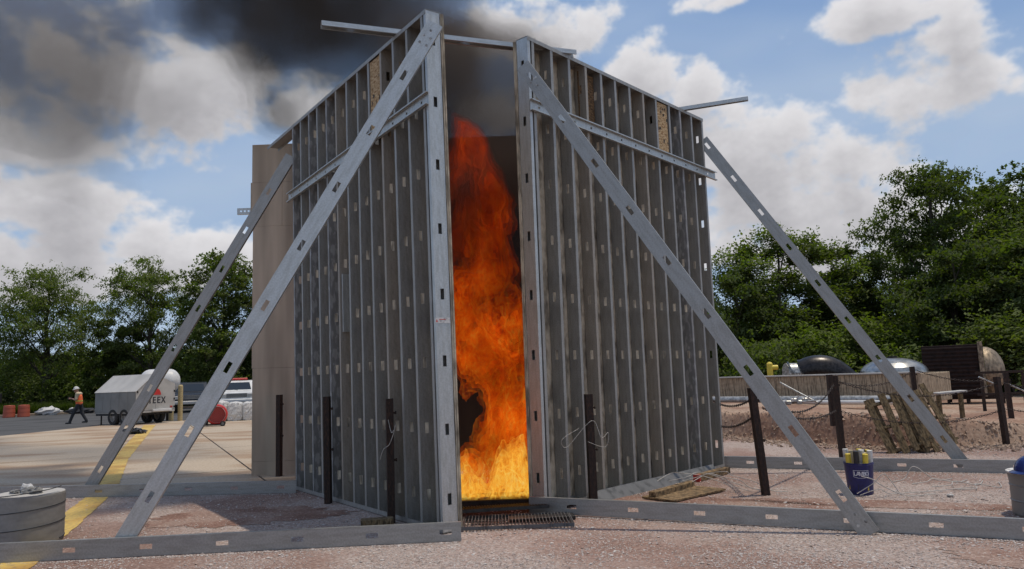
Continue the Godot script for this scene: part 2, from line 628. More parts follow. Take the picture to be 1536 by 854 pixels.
	relief(gr, stone_h, 0.7)
	var rd := mat("red_dirt", lin(0.80, 0.68, 0.62), 0.95, 0.0, stones, Vector3(0.45, 0.45, 0.45), true)
	mottle(rd, patches, Vector3(0.3, 0.3, 0.3), true)
	relief(rd, stone_h, 0.7)
	var so := mat("soot", lin(0.16, 0.14, 0.13), 1.0, 0.0, stones, Vector3(0.45, 0.45, 0.45), true)
	relief(so, stone_h, 0.7)
	var con := noise_tex(79, 0.03, 6, [[0.0, lin(0.33, 0.255, 0.185)], [0.5, lin(0.44, 0.36, 0.27)], [1.0, lin(0.52, 0.44, 0.345)]], 1024)
	var con_stain := noise_tex(83, 0.008, 5, [[0.0, Color(0.78, 0.69, 0.63)], [0.36, Color(0.91, 0.86, 0.82)], [0.55, grey(1.0)], [1.0, grey(1.0)]], 512)
	var cm := mat("concrete", Color.WHITE, 0.9, 0.0, con, Vector3(0.6, 0.6, 0.6), true)
	mottle(cm, con_stain, Vector3(0.05, 0.05, 0.12), true)
	mat("joint", lin(0.07, 0.055, 0.045), 1.0, 0.0, soft, Vector3(2, 2, 2), true)
	var asp := noise_tex(89, 0.12, 4, [[0.0, lin(0.05, 0.05, 0.052)], [0.5, lin(0.085, 0.084, 0.084)], [1.0, lin(0.12, 0.118, 0.115)]])
	mottle(mat("asphalt", Color.WHITE, 0.9, 0.0, asp, Vector3(0.7, 0.7, 0.7), true), soft, Vector3(0.05, 0.05, 0.05), true)
	var yel := noise_tex(97, 0.04, 6, [[0.0, lin(0.34, 0.26, 0.18)], [0.3, lin(0.46, 0.33, 0.12)], [0.42, lin(0.58, 0.40, 0.10)], [1.0, lin(0.66, 0.47, 0.14)]])
	mottle(mat("yellow_paint", Color.WHITE, 0.8, 0.0, yel, Vector3(0.8, 0.8, 0.8), true), con_stain, Vector3(0.2, 0.2, 0.2), true)
	var dirt := noise_tex(101, 0.03, 6, [[0.0, lin(0.20, 0.135, 0.095)], [0.45, lin(0.34, 0.245, 0.18)], [0.7, lin(0.43, 0.33, 0.25)], [1.0, lin(0.52, 0.44, 0.36)]], 1024)
	var dm := mat("dirt", Color.WHITE, 1.0, 0.0, dirt, Vector3(0.35, 0.35, 0.35), true)
	mottle(dm, patches, Vector3(0.12, 0.12, 0.12), true)
	relief(dm, bumps, 1.5)
	var turf := noise_tex(103, 0.02, 5, [[0.0, lin(0.045, 0.055, 0.02)], [0.5, lin(0.08, 0.09, 0.035)], [1.0, lin(0.13, 0.12, 0.06)]])
	mat("turf", Color.WHITE, 1.0, 0.0, turf, Vector3(0.1, 0.1, 0.1), true)
	var pc := noise_tex(107, 0.03, 6, [[0.0, lin(0.30, 0.22, 0.145)], [0.5, lin(0.42, 0.325, 0.225)], [1.0, lin(0.48, 0.38, 0.27)]])
	var drip := noise_tex(109, 0.03, 5, [[0.0, grey(0.45)], [0.4, grey(0.85)], [0.55, grey(1.0)], [1.0, grey(1.0)]])
	mottle(mat("stained_concrete", Color.WHITE, 0.95, 0.0, pc, Vector3(0.6, 0.6, 0.6)), drip, Vector3(1.6, 0.12, 1.6))
	mottle(mat("pale_steel", lin(0.62, 0.62, 0.60), 0.4, 0.5, soft, Vector3(1, 1, 1)), blotch, Vector3(1, 1, 1))
	mottle(mat("black_pipe", lin(0.045, 0.04, 0.04), 0.32, 0.6, soft, Vector3(1, 1, 1)), blotch, Vector3(1, 1, 1))
	mottle(mat("polished_steel", lin(0.6, 0.6, 0.58), 0.3, 0.95, soft, Vector3(1, 1, 1)), soft, Vector3(0.3, 0.3, 0.3))
	mottle(mat("rusty_box", lin(0.035, 0.017, 0.013), 0.9, 0.1, soft, Vector3(1, 1, 1)), soft, Vector3(0.7, 0.7, 0.7))
	mottle(mat("tarnished_brass", lin(0.42, 0.33, 0.23), 0.55, 0.5, soft, Vector3(1, 1, 1)), blotch, Vector3(1, 0.4, 1))
	mat("white_paint", lin(0.72, 0.72, 0.71), 0.4, 0.0, faint, Vector3(0.5, 0.5, 0.5))
	mat("grey_and_shade_paint", lin(0.24, 0.235, 0.225), 0.5, 0.0, faint, Vector3(0.3, 0.3, 0.3))  # plain grey on drum and rims; on the trailer side it stands for shade
	mat("pale_paint", lin(0.52, 0.50, 0.47), 0.5, 0.0, faint, Vector3(0.3, 0.3, 0.3))
	mat("rubber", lin(0.02, 0.02, 0.02), 0.8)
	mat("black_plastic", lin(0.025, 0.025, 0.027), 0.5)
	mat("bright_red", lin(0.55, 0.035, 0.03), 0.4)
	mat("dull_red", lin(0.36, 0.05, 0.04), 0.5)
	mat("orange_plastic", lin(0.40, 0.085, 0.045), 0.6)
	mat("orange_vest", lin(0.85, 0.16, 0.05), 0.8)
	mat("lime_band", lin(0.65, 0.6, 0.12), 0.6)
	mat("dark_cloth", lin(0.03, 0.033, 0.038), 0.9)
	mat("tan_cloth", lin(0.55, 0.45, 0.3), 0.9)
	mat("skin", lin(0.42, 0.24, 0.16), 0.6)
	mat("cream_paint", lin(0.56, 0.44, 0.22), 0.7, 0.0, soft, Vector3(2, 2, 2))
	mat("yellow_cap", lin(0.68, 0.52, 0.06), 0.5)
	mat("white_cloth", lin(0.72, 0.71, 0.69), 0.9, 0.0, soft, Vector3(3, 3, 3))
	mat("blue_plastic", lin(0.016, 0.02, 0.13), 0.45, 0.0, soft, Vector3(3, 3, 3))
	mat("bright_blue", lin(0.012, 0.025, 0.13), 0.22)
	mat("dark_blue_car", lin(0.03, 0.035, 0.045), 0.25, 0.3)
	mat("lettering", lin(0.03, 0.03, 0.035), 0.6)
	mat("white_print", lin(0.62, 0.62, 0.66), 0.6)
	mat("wire", lin(0.45, 0.43, 0.40), 0.6, 0.2)
	var fibre := noise_tex(113, 0.02, 4, [[0.0, lin(0.23, 0.225, 0.21)], [0.5, lin(0.25, 0.245, 0.235)], [1.0, lin(0.275, 0.27, 0.26)]])
	mottle(mat("drum_fibre", Color.WHITE, 0.8, 0.0, fibre, Vector3(2, 2, 2)), faint, Vector3(1, 3, 1))
	var glass := StandardMaterial3D.new()
	glass.resource_name = "car_glass"
	glass.albedo_color = lin(0.03, 0.035, 0.04)
	glass.roughness = 0.08
	M["car_glass"] = glass
	var soot := StandardMaterial3D.new()
	soot.resource_name = "sooted_wall"
	soot.albedo_texture = ImageTexture.create_from_image(wall_image())
	soot.roughness = 0.95
	M["sooted_wall"] = soot
	for l in [["leaf_dark", 0.145, 0.18, 0.08], ["leaf_mid", 0.205, 0.245, 0.105], ["leaf_bright", 0.23, 0.28, 0.10], ["grass_blade", 0.10, 0.125, 0.045]]:
		var m := StandardMaterial3D.new()
		m.resource_name = l[0]
		m.albedo_color = lin(l[1], l[2], l[3])
		m.vertex_color_use_as_albedo = true
		m.roughness = 0.75
		m.metallic_specular = 0.2
		m.backlight_enabled = true
		m.backlight = Color(0.86, 0.97, 0.32)
		M[l[0]] = m
	mat("bark", lin(0.085, 0.07, 0.055), 1.0, 0.0, soft, Vector3(1, 0.4, 1))

# the block wall's plaster: tan, water runs, and a soot stain above the burner
func wall_image() -> Image:
	var im := Image.create(512, 512, false, Image.FORMAT_RGB8)
	var a := noise(121, 0.02, 5)
	var b := noise(122, 0.006, 4)
	for y in 512:
		for x in 512:
			var wx := -4.06 + 6.7 * x / 512.0
			var wy := 5.2 * (1.0 - y / 512.0)
			var t := 0.5 + 0.5 * a.get_noise_2d(x, y * 0.5)
			var run := clampf(0.75 + 0.5 * b.get_noise_2d(x * 4.0, y * 0.35), 0.6, 1.0)
			var c := Color(0.54, 0.445, 0.335).lerp(Color(0.58, 0.49, 0.38), t) * run
			var edge := 1.75 + 0.45 * b.get_noise_2d(x, y * 2.0) + 0.12 * wy
			var s := smoothstep(edge, edge - 0.9, absf(wx + 0.15))
			c = c.lerp(Color(0.022, 0.019, 0.018), s * 0.95)
			im.set_pixel(x, y, Color(c.r, c.g, c.b).linear_to_srgb())
	return im

# ---------------------------------------------------------------- ground
func flat(outline: PackedVector2Array, y: float) -> MB:      # outline in x, z
	var mb := MB.new()
	var idx := Geometry2D.triangulate_polygon(outline)
	for k in range(0, idx.size(), 3):
		var p := []
		for q in 3:
			p.append(Vector3(outline[idx[k + q]].x, y, outline[idx[k + q]].y))
		mb.tri(p[0], p[1], p[2], Vector3.UP)
	return mb

const APRON := [Vector2(-17.6, -10.35), Vector2(-17.3, -24.9), Vector2(-16.8, -30.5), Vector2(-12.0, -33.5), Vector2(2.0, -41.0), Vector2(2.0, -10.35)]
const BANK := [Vector2(2.0, -22.0), Vector2(3.0, -18.0), Vector2(4.24, -15.17), Vector2(5.1, -13.3), Vector2(5.99, -11.9), Vector2(6.9, -11.75), Vector2(8.2, -12.06), Vector2(10.5, -12.6), Vector2(40.0, -15.0)]

func mound_height(x: float, z: float) -> float:
	var p := Vector2(x, z)
	var best := 1e9
	for k in BANK.size() - 1:
		best = minf(best, p.distance_to(Geometry2D.get_closest_point_to_segment(p, BANK[k], BANK[k + 1])))
	var poly := PackedVector2Array(BANK)
	poly.append(Vector2(60, -60))
	poly.append(Vector2(2, -60))
	if not Geometry2D.is_point_in_polygon(p, poly):
		return -0.03
	var top := lerpf(0.47, 0.27, smoothstep(6.2, 8.6, x))
	top = lerpf(top, 0.04, smoothstep(-21.5 if x < 10.5 else -14.0, -24.5, z))
	var t := smoothstep(0.0, lerpf(0.30, 0.22, smoothstep(6.0, 8.0, x)), best)
	var lump: float = lump_noise.get_noise_2d(x * 6.0, z * 6.0) * 0.5 + lump_noise.get_noise_2d(x * 22.0, z * 22.0) * 0.25
	return -0.03 + (top + 0.03) * t + lump * 0.13 * smoothstep(0.0, 0.25, best) * (1.0 - 0.75 * smoothstep(1.0, 2.0, best))

var lump_noise := FastNoiseLite.new()

func build_ground() -> void:
	lump_noise.seed = 7
	lump_noise.frequency = 0.1
	var big := MB.new()
	big.quad(Vector3(-1500, -0.03, 1500), Vector3(1500, -0.03, 1500), Vector3(1500, -0.03, -1500), Vector3(-1500, -0.03, -1500), Vector3.UP)
	structure("ground", big.mesh(), M.turf)
	structure("asphalt_road", flat(PackedVector2Array([Vector2(-80, -18), Vector2(-80, -45), Vector2(-33, -48), Vector2(-24, -54), Vector2(1, -56), Vector2(1, -18)]), -0.012).mesh(), M.asphalt)
	structure("gravel_pad", flat(PackedVector2Array([Vector2(-30, 40), Vector2(40, 40), Vector2(40, -20), Vector2(2.2, -20), Vector2(2.2, -10.3), Vector2(-30, -10.3)]), 0.0).mesh(), M.gravel)
	var filler := flat(PackedVector2Array(APRON), 0.0)
	var apron := structure("concrete_apron", filler.mesh(), M.joint)
	var u := Vector2(-0.45, -0.893)
	var w := Vector2(0.893, -0.45)
	var o := Vector2(-4.4, -12.25)
	for i in range(-5, 8):
		for j in range(-5, 6):
			var a := o + u * (i * 5.0) + w * (j * 6.0)
			var g := 0.016
			var sq := PackedVector2Array([a + u * g + w * g, a + u * (5.0 - g) + w * g, a + u * (5.0 - g) + w * (6.0 - g), a + u * g + w * (6.0 - g)])
			for poly in Geometry2D.intersect_polygons(sq, PackedVector2Array(APRON)):
				var mb := MB.new()
				mb.prism(Vector3(0, 0.002, 0), Vector3(1, 0, 0), Vector3(0, 0, 1), Vector3(0, 0.012, 0), poly)
				put(apron, "concrete_slab", mb.mesh(), M.concrete)
	# the yellow line runs over gravel and slabs
	for part in [[[Vector2(-3.55, -5.2), Vector2(-3.83, -5.2), Vector2(-5.86, -10.34), Vector2(-5.54, -10.34)], 0.006], [[Vector2(-5.54, -10.36), Vector2(-5.86, -10.36), Vector2(-8.1, -14.92), Vector2(-14.5, -28.9), Vector2(-13.95, -28.7), Vector2(-7.72, -14.8)], 0.019]]:
		structure("yellow_line_marking", flat(ragged(part[0]), part[1]).mesh(), M.yellow_paint)
	# damp red dirt and soot where the photo shows them
	for d in [["dirt_patch", Vector2(1.9, -7.75), Vector2(1.5, 0.28), 0.42, "red_dirt"], ["dirt_patch", Vector2(3.5, -7.3), Vector2(1.3, 0.22), 0.4, "red_dirt"], ["dirt_patch", Vector2(3.9, -4.9), Vector2(1.1, 0.35), 0.5, "red_dirt"], ["dirt_patch", Vector2(-2.9, -7.9), Vector2(1.0, 0.55), 0.0, "red_dirt"], ["soot_stain", Vector2(-0.2, -7.75), Vector2(0.62, 0.75), 0.0, "soot"]]:
		var pts := []
		for k in 90:
			var a := TAU * k / 90.0
			var rr: float = 1.0 + 0.28 * lump_noise.get_noise_2d(cos(a) * 22.0 + d[1].x * 30.0, sin(a) * 22.0) + 0.22 * lump_noise.get_noise_2d(cos(a) * 90.0, sin(a) * 90.0 + d[1].y * 30.0)
			pts.append(d[1] + (Vector2(cos(a), sin(a)) * d[2] * rr).rotated(d[3]))
		structure(d[0], flat(PackedVector2Array(pts), 0.0035).mesh(), M[d[4]])
	# kerb at the far side of the asphalt
	var kerb := Node3D.new()
	kerb.name = "kerb"
	kerb.set_meta("kind", "structure")
	add_child(kerb)
	var run := [Vector2(-80, -45.1), Vector2(-33, -48.1), Vector2(-24, -54.1), Vector2(1, -56.1)]
	for k in run.size() - 1:
		var a: Vector2 = run[k]
		var b: Vector2 = run[k + 1]
		var cnt := int(a.distance_to(b) / 3.0)
		for q in cnt:
			var p := a.lerp(b, (q + 0.5) / cnt)
			var len := a.distance_to(b) / cnt - 0.02
			var mb := MB.new()
			mb.box(Vector3(-len / 2, -0.05, -0.1), Vector3(len / 2, 0.13, 0.1), Transform3D.IDENTITY, 0.02)
			put(kerb, "kerb_stone", mb.mesh(), M.concrete, Transform3D(Basis(Vector3.UP, -(b - a).angle()), Vector3(p.x, 0, p.y)))
	# raised dirt at the right with its crumbling edge
	var mb2 := MB.new()
	var xs := []
	var zs := []
	var x := 2.0
	while x < 40.0:
		xs.append(x)
		x += 0.055 if x < 9.6 else (0.12 if x < 12.0 else 0.8)
	var z := -11.0
	while z > -48.0:
		zs.append(z)
		z -= 0.055 if z > -15.6 else 0.6
	var hs := []
	for a in xs:
		var col := PackedFloat32Array()
		for b in zs:
			col.append(mound_height(a, b))
		hs.append(col)
	for i in xs.size() - 1:
		for j in zs.size() - 1:
			if hs[i][j] < -0.025 and hs[i + 1][j + 1] < -0.025 and hs[i + 1][j] < -0.025 and hs[i][j + 1] < -0.025:
				continue
			var q := []
			for e in [[0, 0], [1, 0], [1, 1], [0, 1]]:
				q.append(Vector3(xs[i + e[0]], hs[i + e[0]][j + e[1]], zs[j + e[1]]))
			mb2.quad(q[0], q[1], q[2], q[3], Vector3.UP)
	structure("dirt_bank", mb2.mesh(), M.dirt)
	# clods that have broken off the edge
	var r := RandomNumberGenerator.new()
	r.seed = 61
	var cm := MB.new()
	cm.colored = true
	var ring := []
	for k in 6:
		ring.append(Vector3(cos(TAU * k / 6.0) * r.randf_range(0.75, 1.1), r.randf_range(-0.2, 0.2), sin(TAU * k / 6.0) * r.randf_range(0.75, 1.1)))
	for k in 6:
		cm.tri(ring[k], ring[(k + 1) % 6], Vector3(0.1, 0.7, 0), ring[k] + Vector3.UP)
		cm.tri(ring[k], ring[(k + 1) % 6], Vector3(0, -0.6, 0), ring[k] - Vector3.UP)
	var xf := []
	var tint := []
	for k in 5200:
		var seg := r.randi_range(0, BANK.size() - 3)
		var e: Vector2 = BANK[seg].lerp(BANK[seg + 1], r.randf())
		var nrm: Vector2 = (BANK[seg + 1] - BANK[seg]).orthogonal().normalized()
		var q := e + nrm * (r.randfn() * 0.28 - 0.12)
		var y := maxf(mound_height(q.x, q.y), 0.0)
		var s := 0.012 + 0.035 * pow(r.randf(), 4.0)
		xf.append(Transform3D(Basis.from_euler(Vector3(r.randf() * 3.0, r.randf() * 6.0, 0)).scaled(Vector3.ONE * s), Vector3(q.x, y + s * 0.2, q.y)))
		var v := r.randf_range(0.7, 1.15)
		tint.append(Color(0.34 * v, 0.25 * v, 0.19 * v))
	var m := StandardMaterial3D.new()
	m.resource_name = "clod"
	m.vertex_color_use_as_albedo = true
	m.roughness = 1.0
	var clods := scatter(self, "dirt_clods", cm.mesh(), m, xf, tint)
	tag(clods, "crumbled dirt clods along the edge of the raised dirt bank", "dirt")
	clods.set_meta("kind", "stuff")

func ragged(outline: Array) -> PackedVector2Array:
	var out := PackedVector2Array()
	for k in outline.size():
		var a: Vector2 = outline[k]
		var b: Vector2 = outline[(k + 1) % outline.size()]
		var cnt := maxi(1, int(a.distance_to(b) / 0.12))
		var side := (b - a).orthogonal().normalized()
		for q in cnt:
			out.append(a.lerp(b, float(q) / cnt) + side * (rng.randf_range(-0.012, 0.012) if q > 0 else 0.0))
	return out

# ---------------------------------------------------------------- wall, panels, braces
func build_wall() -> void:
	var w := thing("block_wall", "tall tan concrete wall behind the steel stud panels, blackened by soot", "wall", Vector3(-4.06, 0, -11.3))
	var runs := [[0.0, 0.22, [[0.03, 6.66]]], [0.22, 1.62, [[0.03, 6.66]]], [1.62, 3.84, [[0.02, 6.66]]], [3.84, 4.55, [[-0.02, 0.48], [0.48, 6.66]]], [4.55, 5.17, [[0.0, 6.66]]]]
	for r in runs:
		for s in r[2]:
			var mb := MB.new()
			mb.box(Vector3(s[0] + 0.0008, r[0] + 0.0008, -0.3 + rng.randf_range(-0.001, 0.001)), Vector3(s[1] - 0.0008, r[1] - 0.0008, rng.randf_range(-0.0012, 0.0012)), Transform3D.IDENTITY, 0.002)
			for k in mb.uv.size():
				mb.uv[k] = Vector2(mb.uv[k].x / 6.7, 1.0 - mb.uv[k].y / 5.2)
			put(w, "concrete_block", mb.mesh(), M.sooted_wall)
	var core := MB.new()
	core.box(Vector3(0.06, 0.02, -0.27), Vector3(6.6, 5.1, -0.02))
	put(w, "mortar", core.mesh(), M.joint)
	var br := MB.new()
	br.sheet(Vector3(-0.24, 4.05, -0.03), Vector3(0.24, 0, 0), Vector3(0, 0.10, 0), Vector3(0, 0, 0.003), [0.06, 0.12, 0.18], 0.025, 0.03)
	br.box(Vector3(-0.24, 4.05, -0.07), Vector3(0, 4.053, -0.03))
	br.box(Vector3(-0.24, 4.147, -0.07), Vector3(0, 4.15, -0.03))
	put(w, "strut_bracket", br.mesh(), M.steel)

# a C stud along y; its slotted web lies in x = 0 across z, its flanges reach towards +x
func stud(len: float, web: float, flange: float, lip: float, first := 0.305, hole_w := 0.038, hole_l := 0.1, step := 0.61) -> MB:
	var mb := MB.new()
	var t := 0.0025
	var holes := []
	var y := first
	while y < len - 0.1:
		holes.append(y)
		y += step
	mb.sheet(Vector3(0, 0, -web), Vector3(0, len, 0), Vector3(0, 0, web), Vector3(t, 0, 0), holes, hole_w, hole_l)
	mb.box(Vector3(t, 0, -t), Vector3(flange, len, 0))
	mb.box(Vector3(t, 0, -web), Vector3(flange, len, -web + t))
	if lip > 0.0:
		mb.box(Vector3(flange - t, 0, -t - lip), Vector3(flange, len, -t))
		mb.box(Vector3(flange - t, 0, -web + t), Vector3(flange, len, -web + t + lip))
	return mb

# the same steel between two points: web centre line runs from a to b, web faces `face`
func member(a: Vector3, b: Vector3, face: Vector3, web: float, flange: float, first := 0.3, hole_w := 0.038, hole_l := 0.1, step := 0.61, lip := 0.012) -> Array:
	var y := (b - a).normalized()
	var x := -(face - y * face.dot(y)).normalized()
	var z := x.cross(y)
	return [stud(a.distance_to(b), web, flange, lip, first, hole_w, hole_l, step).mesh(), Transform3D(Basis(x, y, z), a + z * web * 0.5)]

func solo(called: String, ml: Array, m: Material, label: String, category: String, group := "") -> MeshInstance3D:
	var o := put(self, called, ml[0], m, ml[1])
	tag(o, label, category, group)
	return o

const H := 4.88
const WEB := 0.152

func build_panels() -> void:
	panel(-1.0, Vector3(-0.679, 0.0, -6.637), 0.62442, 0.00133, 0.0126, -0.02)
	panel(1.0, Vector3(0.245, 0.0, -7.437), 0.74531, -0.01483, 0.01569, 0.0275)

func panel(s: float, at: Vector3, ang: float, lean_along: float, lean_out: float, lift: float) -> void:
	var d := Vector3(s * sin(ang), 0, -cos(ang))
	var n := Vector3(s * cos(ang), 0, sin(ang))
	var u := (Vector3.UP + d * lean_along + n * lean_out).normalized()
	var left := s < 0.0
	var t := thing("steel_stud_wall_panel", "left stud wall panel of upright grey steel studs facing the paved yard" if left else "right stud wall panel of upright grey steel studs facing the trees", "wall panel", at, "steel stud wall panels either side of the fire")
	# local axes: x along the panel, y up, z across it (outwards is +z on the right panel and -z on the left one)
	t.transform = Transform3D(Basis(d, u, d.cross(u)), at + u * lift)
	var len := 3.766
	var base := 0.03 if left else 0.0
	var place := func(called: String, mb: MB, m: Material, x := 0.0, y := 0.0) -> MeshInstance3D:
		if left:
			for k in mb.v.size():
				mb.v[k].z = -mb.v[k].z
				mb.n[k].z = -mb.n[k].z
			for k in range(0, mb.v.size(), 3):       # mirrored, so turn every face round
				var q := mb.v[k + 1]
				mb.v[k + 1] = mb.v[k + 2]
				mb.v[k + 2] = q
				q = mb.n[k + 1]
				mb.n[k + 1] = mb.n[k + 2]
				mb.n[k + 2] = q
		return put(t, called, mb.mesh(), m, Transform3D(Basis.IDENTITY, Vector3(x, y, 0)))
	var xs := [0.0]
	for i in 13:
		xs.append(0.065 + 0.305 * i)
	for i in xs.size():
		var m: Material = M.stud_steel
		if i == 0:
			m = M.steel
		elif (left and i in [9, 11, 13]) or (not left and i in [11]):
			m = M.stained_steel
		elif i in [4, 8]:
			m = M.rust_stained_steel
		var mb := stud(H - 0.012 - base, WEB, 0.041, 0.012, 0.305 - base)
		if i > 1:                                  # site-cut studs differ a little
			var tw := rng.randf_range(-0.003, 0.003)
			for k in mb.v.size():
				mb.v[k].x += tw * mb.v[k].y
		place.call("stud", mb, m, xs[i], base + 0.006)
	for k in 2:                                    # tracks close the studs at top and foot
		var tr := MB.new()
		var y := H if k else base + 0.003
		var end := len + (1.05 if left and k else 0.0)
		var leg := -0.042 if k else 0.042
		tr.box(Vector3(-0.004, y - 0.003, -WEB - 0.004), Vector3(end, y, 0.004))
		tr.box(Vector3(-0.004, y + leg, 0.001), Vector3(end, y - 0.003 if k else y, 0.004))
		tr.box(Vector3(-0.004, y + leg, -WEB - 0.004), Vector3(end, y - 0.003 if k else y, -WEB - 0.001))
		place.call("top_track" if k else "bottom_track", tr, M.stud_steel)
	for k in 2:                                    # two layers of board on the fire side
		var x := -0.008 - 0.006 * k
		var first := true
		while x < len - 0.03:
			var w := 1.219 if not (first and k) else 0.61
			first = false
			var mb := MB.new()
			var b: float = minf(x + w, len - 0.03)
			mb.box(Vector3(x, base + 0.02, -WEB - 0.006 - 0.0165 * (k + 1)), Vector3(b - 0.003, H - 0.01, -WEB - 0.0065 - 0.0165 * k), Transform3D.IDENTITY, 0.002)
			if k == 1:
				mb.box(Vector3(x, base + 0.02, -WEB - 0.0395), Vector3(b - 0.003, H - 0.01, -WEB - 0.0396))
			place.call("sheathing_board", mb, M.sheathing)
			x += w
	# waler across the studs
	var wy0 := 3.99 if left else 4.13
	var wy1 := 3.90 if left else 4.08
	var wa := Vector3(-0.02 if left else 0.0, wy0, 0.0)
	var wb := Vector3(3.90 if left else 4.02, wy1, 0.0)
	var w := MB.new()
	var wu := wb - wa
	var ww := Vector3(-wu.y, wu.x, 0).normalized() * 0.12
	var holes := []
	for k in 13:
		holes.append(0.14 + 0.305 * k)
	w.sheet(wa - ww * 0.5 + Vector3(0, 0, 0.006), wu, ww, Vector3(0, 0, 0.0025), holes, 0.024, 0.03)
	var wx := Transform3D(Basis(wu.normalized(), ww.normalized(), Vector3(0, 0, 1)), wa - ww * 0.5 + Vector3(0, 0, 0.006))
	w.box(Vector3(0, -0.0005, 0.003), Vector3(wu.length(), 0.002, 0.036), wx)
	w.box(Vector3(0, 0.118, 0.003), Vector3(wu.length(), 0.1205, 0.036), wx)
	w.box(Vector3(0, 0.108, 0.034), Vector3(wu.length(), 0.118, 0.036), wx)
	w.box(Vector3(0, 0.002, 0.034), Vector3(wu.length(), 0.012, 0.036), wx)
	place.call("waler", w, M.steel)
	# plywood let into some bays above the waler
	var bays := [[0.985, 1.278, 3.95, 4.83, -0.012, M.plywood]] if left else [[2.512, 2.80, 4.18, 4.83, -0.012, M.plywood], [0.985, 1.276, 4.15, 4.81, -0.09, M.dark_plywood]]
	for b in bays:
		var mb := MB.new()
		mb.box(Vector3(b[0], b[2], b[4] - 0.018), Vector3(b[1], b[3], b[4]), Transform3D.IDENTITY, 0.002)
		place.call("plywood_patch", mb, b[5])
		if b[4] > -0.05:
			for q in 12:
				var sx: float = b[0] + 0.03 + 0.24 * rng.randf()
				var sy: float = b[2] + 0.06 + (b[3] - b[2] - 0.12) * rng.randf()
				var dm := MB.new()
				dm.box(Vector3(sx, sy, b[4] + 0.0005), Vector3(sx + rng.randf_range(0.01, 0.03), sy + rng.randf_range(0.012, 0.05), b[4] + 0.002))
				place.call("scorch_mark", dm, M.dark_iron)
	if left:
		var st := MB.new()
		st.box(Vector3(-0.0035, 1.875, -WEB + 0.004), Vector3(-0.001, 1.925, 0.01))
		place.call("paper_label", st, M.white_cloth)
		var rd := MB.new()
		rd.tri(Vector3(-0.0045, 1.885, 0.004), Vector3(-0.0045, 1.885, -0.018), Vector3(-0.0045, 1.912, -0.007), Vector3(-1, 0, 0))
		rd.box(Vector3(-0.0045, 1.905, -0.10), Vector3(-0.0036, 1.911, -0.03))
		place.call("label_mark", rd, M.bright_red)
		var sp := MB.new()                              # a splice strip left in one bay
		sp.box(Vector3(2.16, 1.95, -0.14), Vector3(2.19, 2.62, -0.02))
		place.call("splice_strip", sp, M.steel)

# hexagon screw heads where two members lap
func screws(o: MeshInstance3D, places: Array) -> void:
	for p in places:
		var mb := MB.new()
		mb.tube([Vector3(0.0, p.x, p.y), Vector3(-0.007, p.x, p.y)], 0.009, 6)
		mb.tube([Vector3(0.0, p.x, p.y), Vector3(-0.002, p.x, p.y)], 0.013, 10)
		put(o, "screw", mb.mesh(), M.pale_steel)

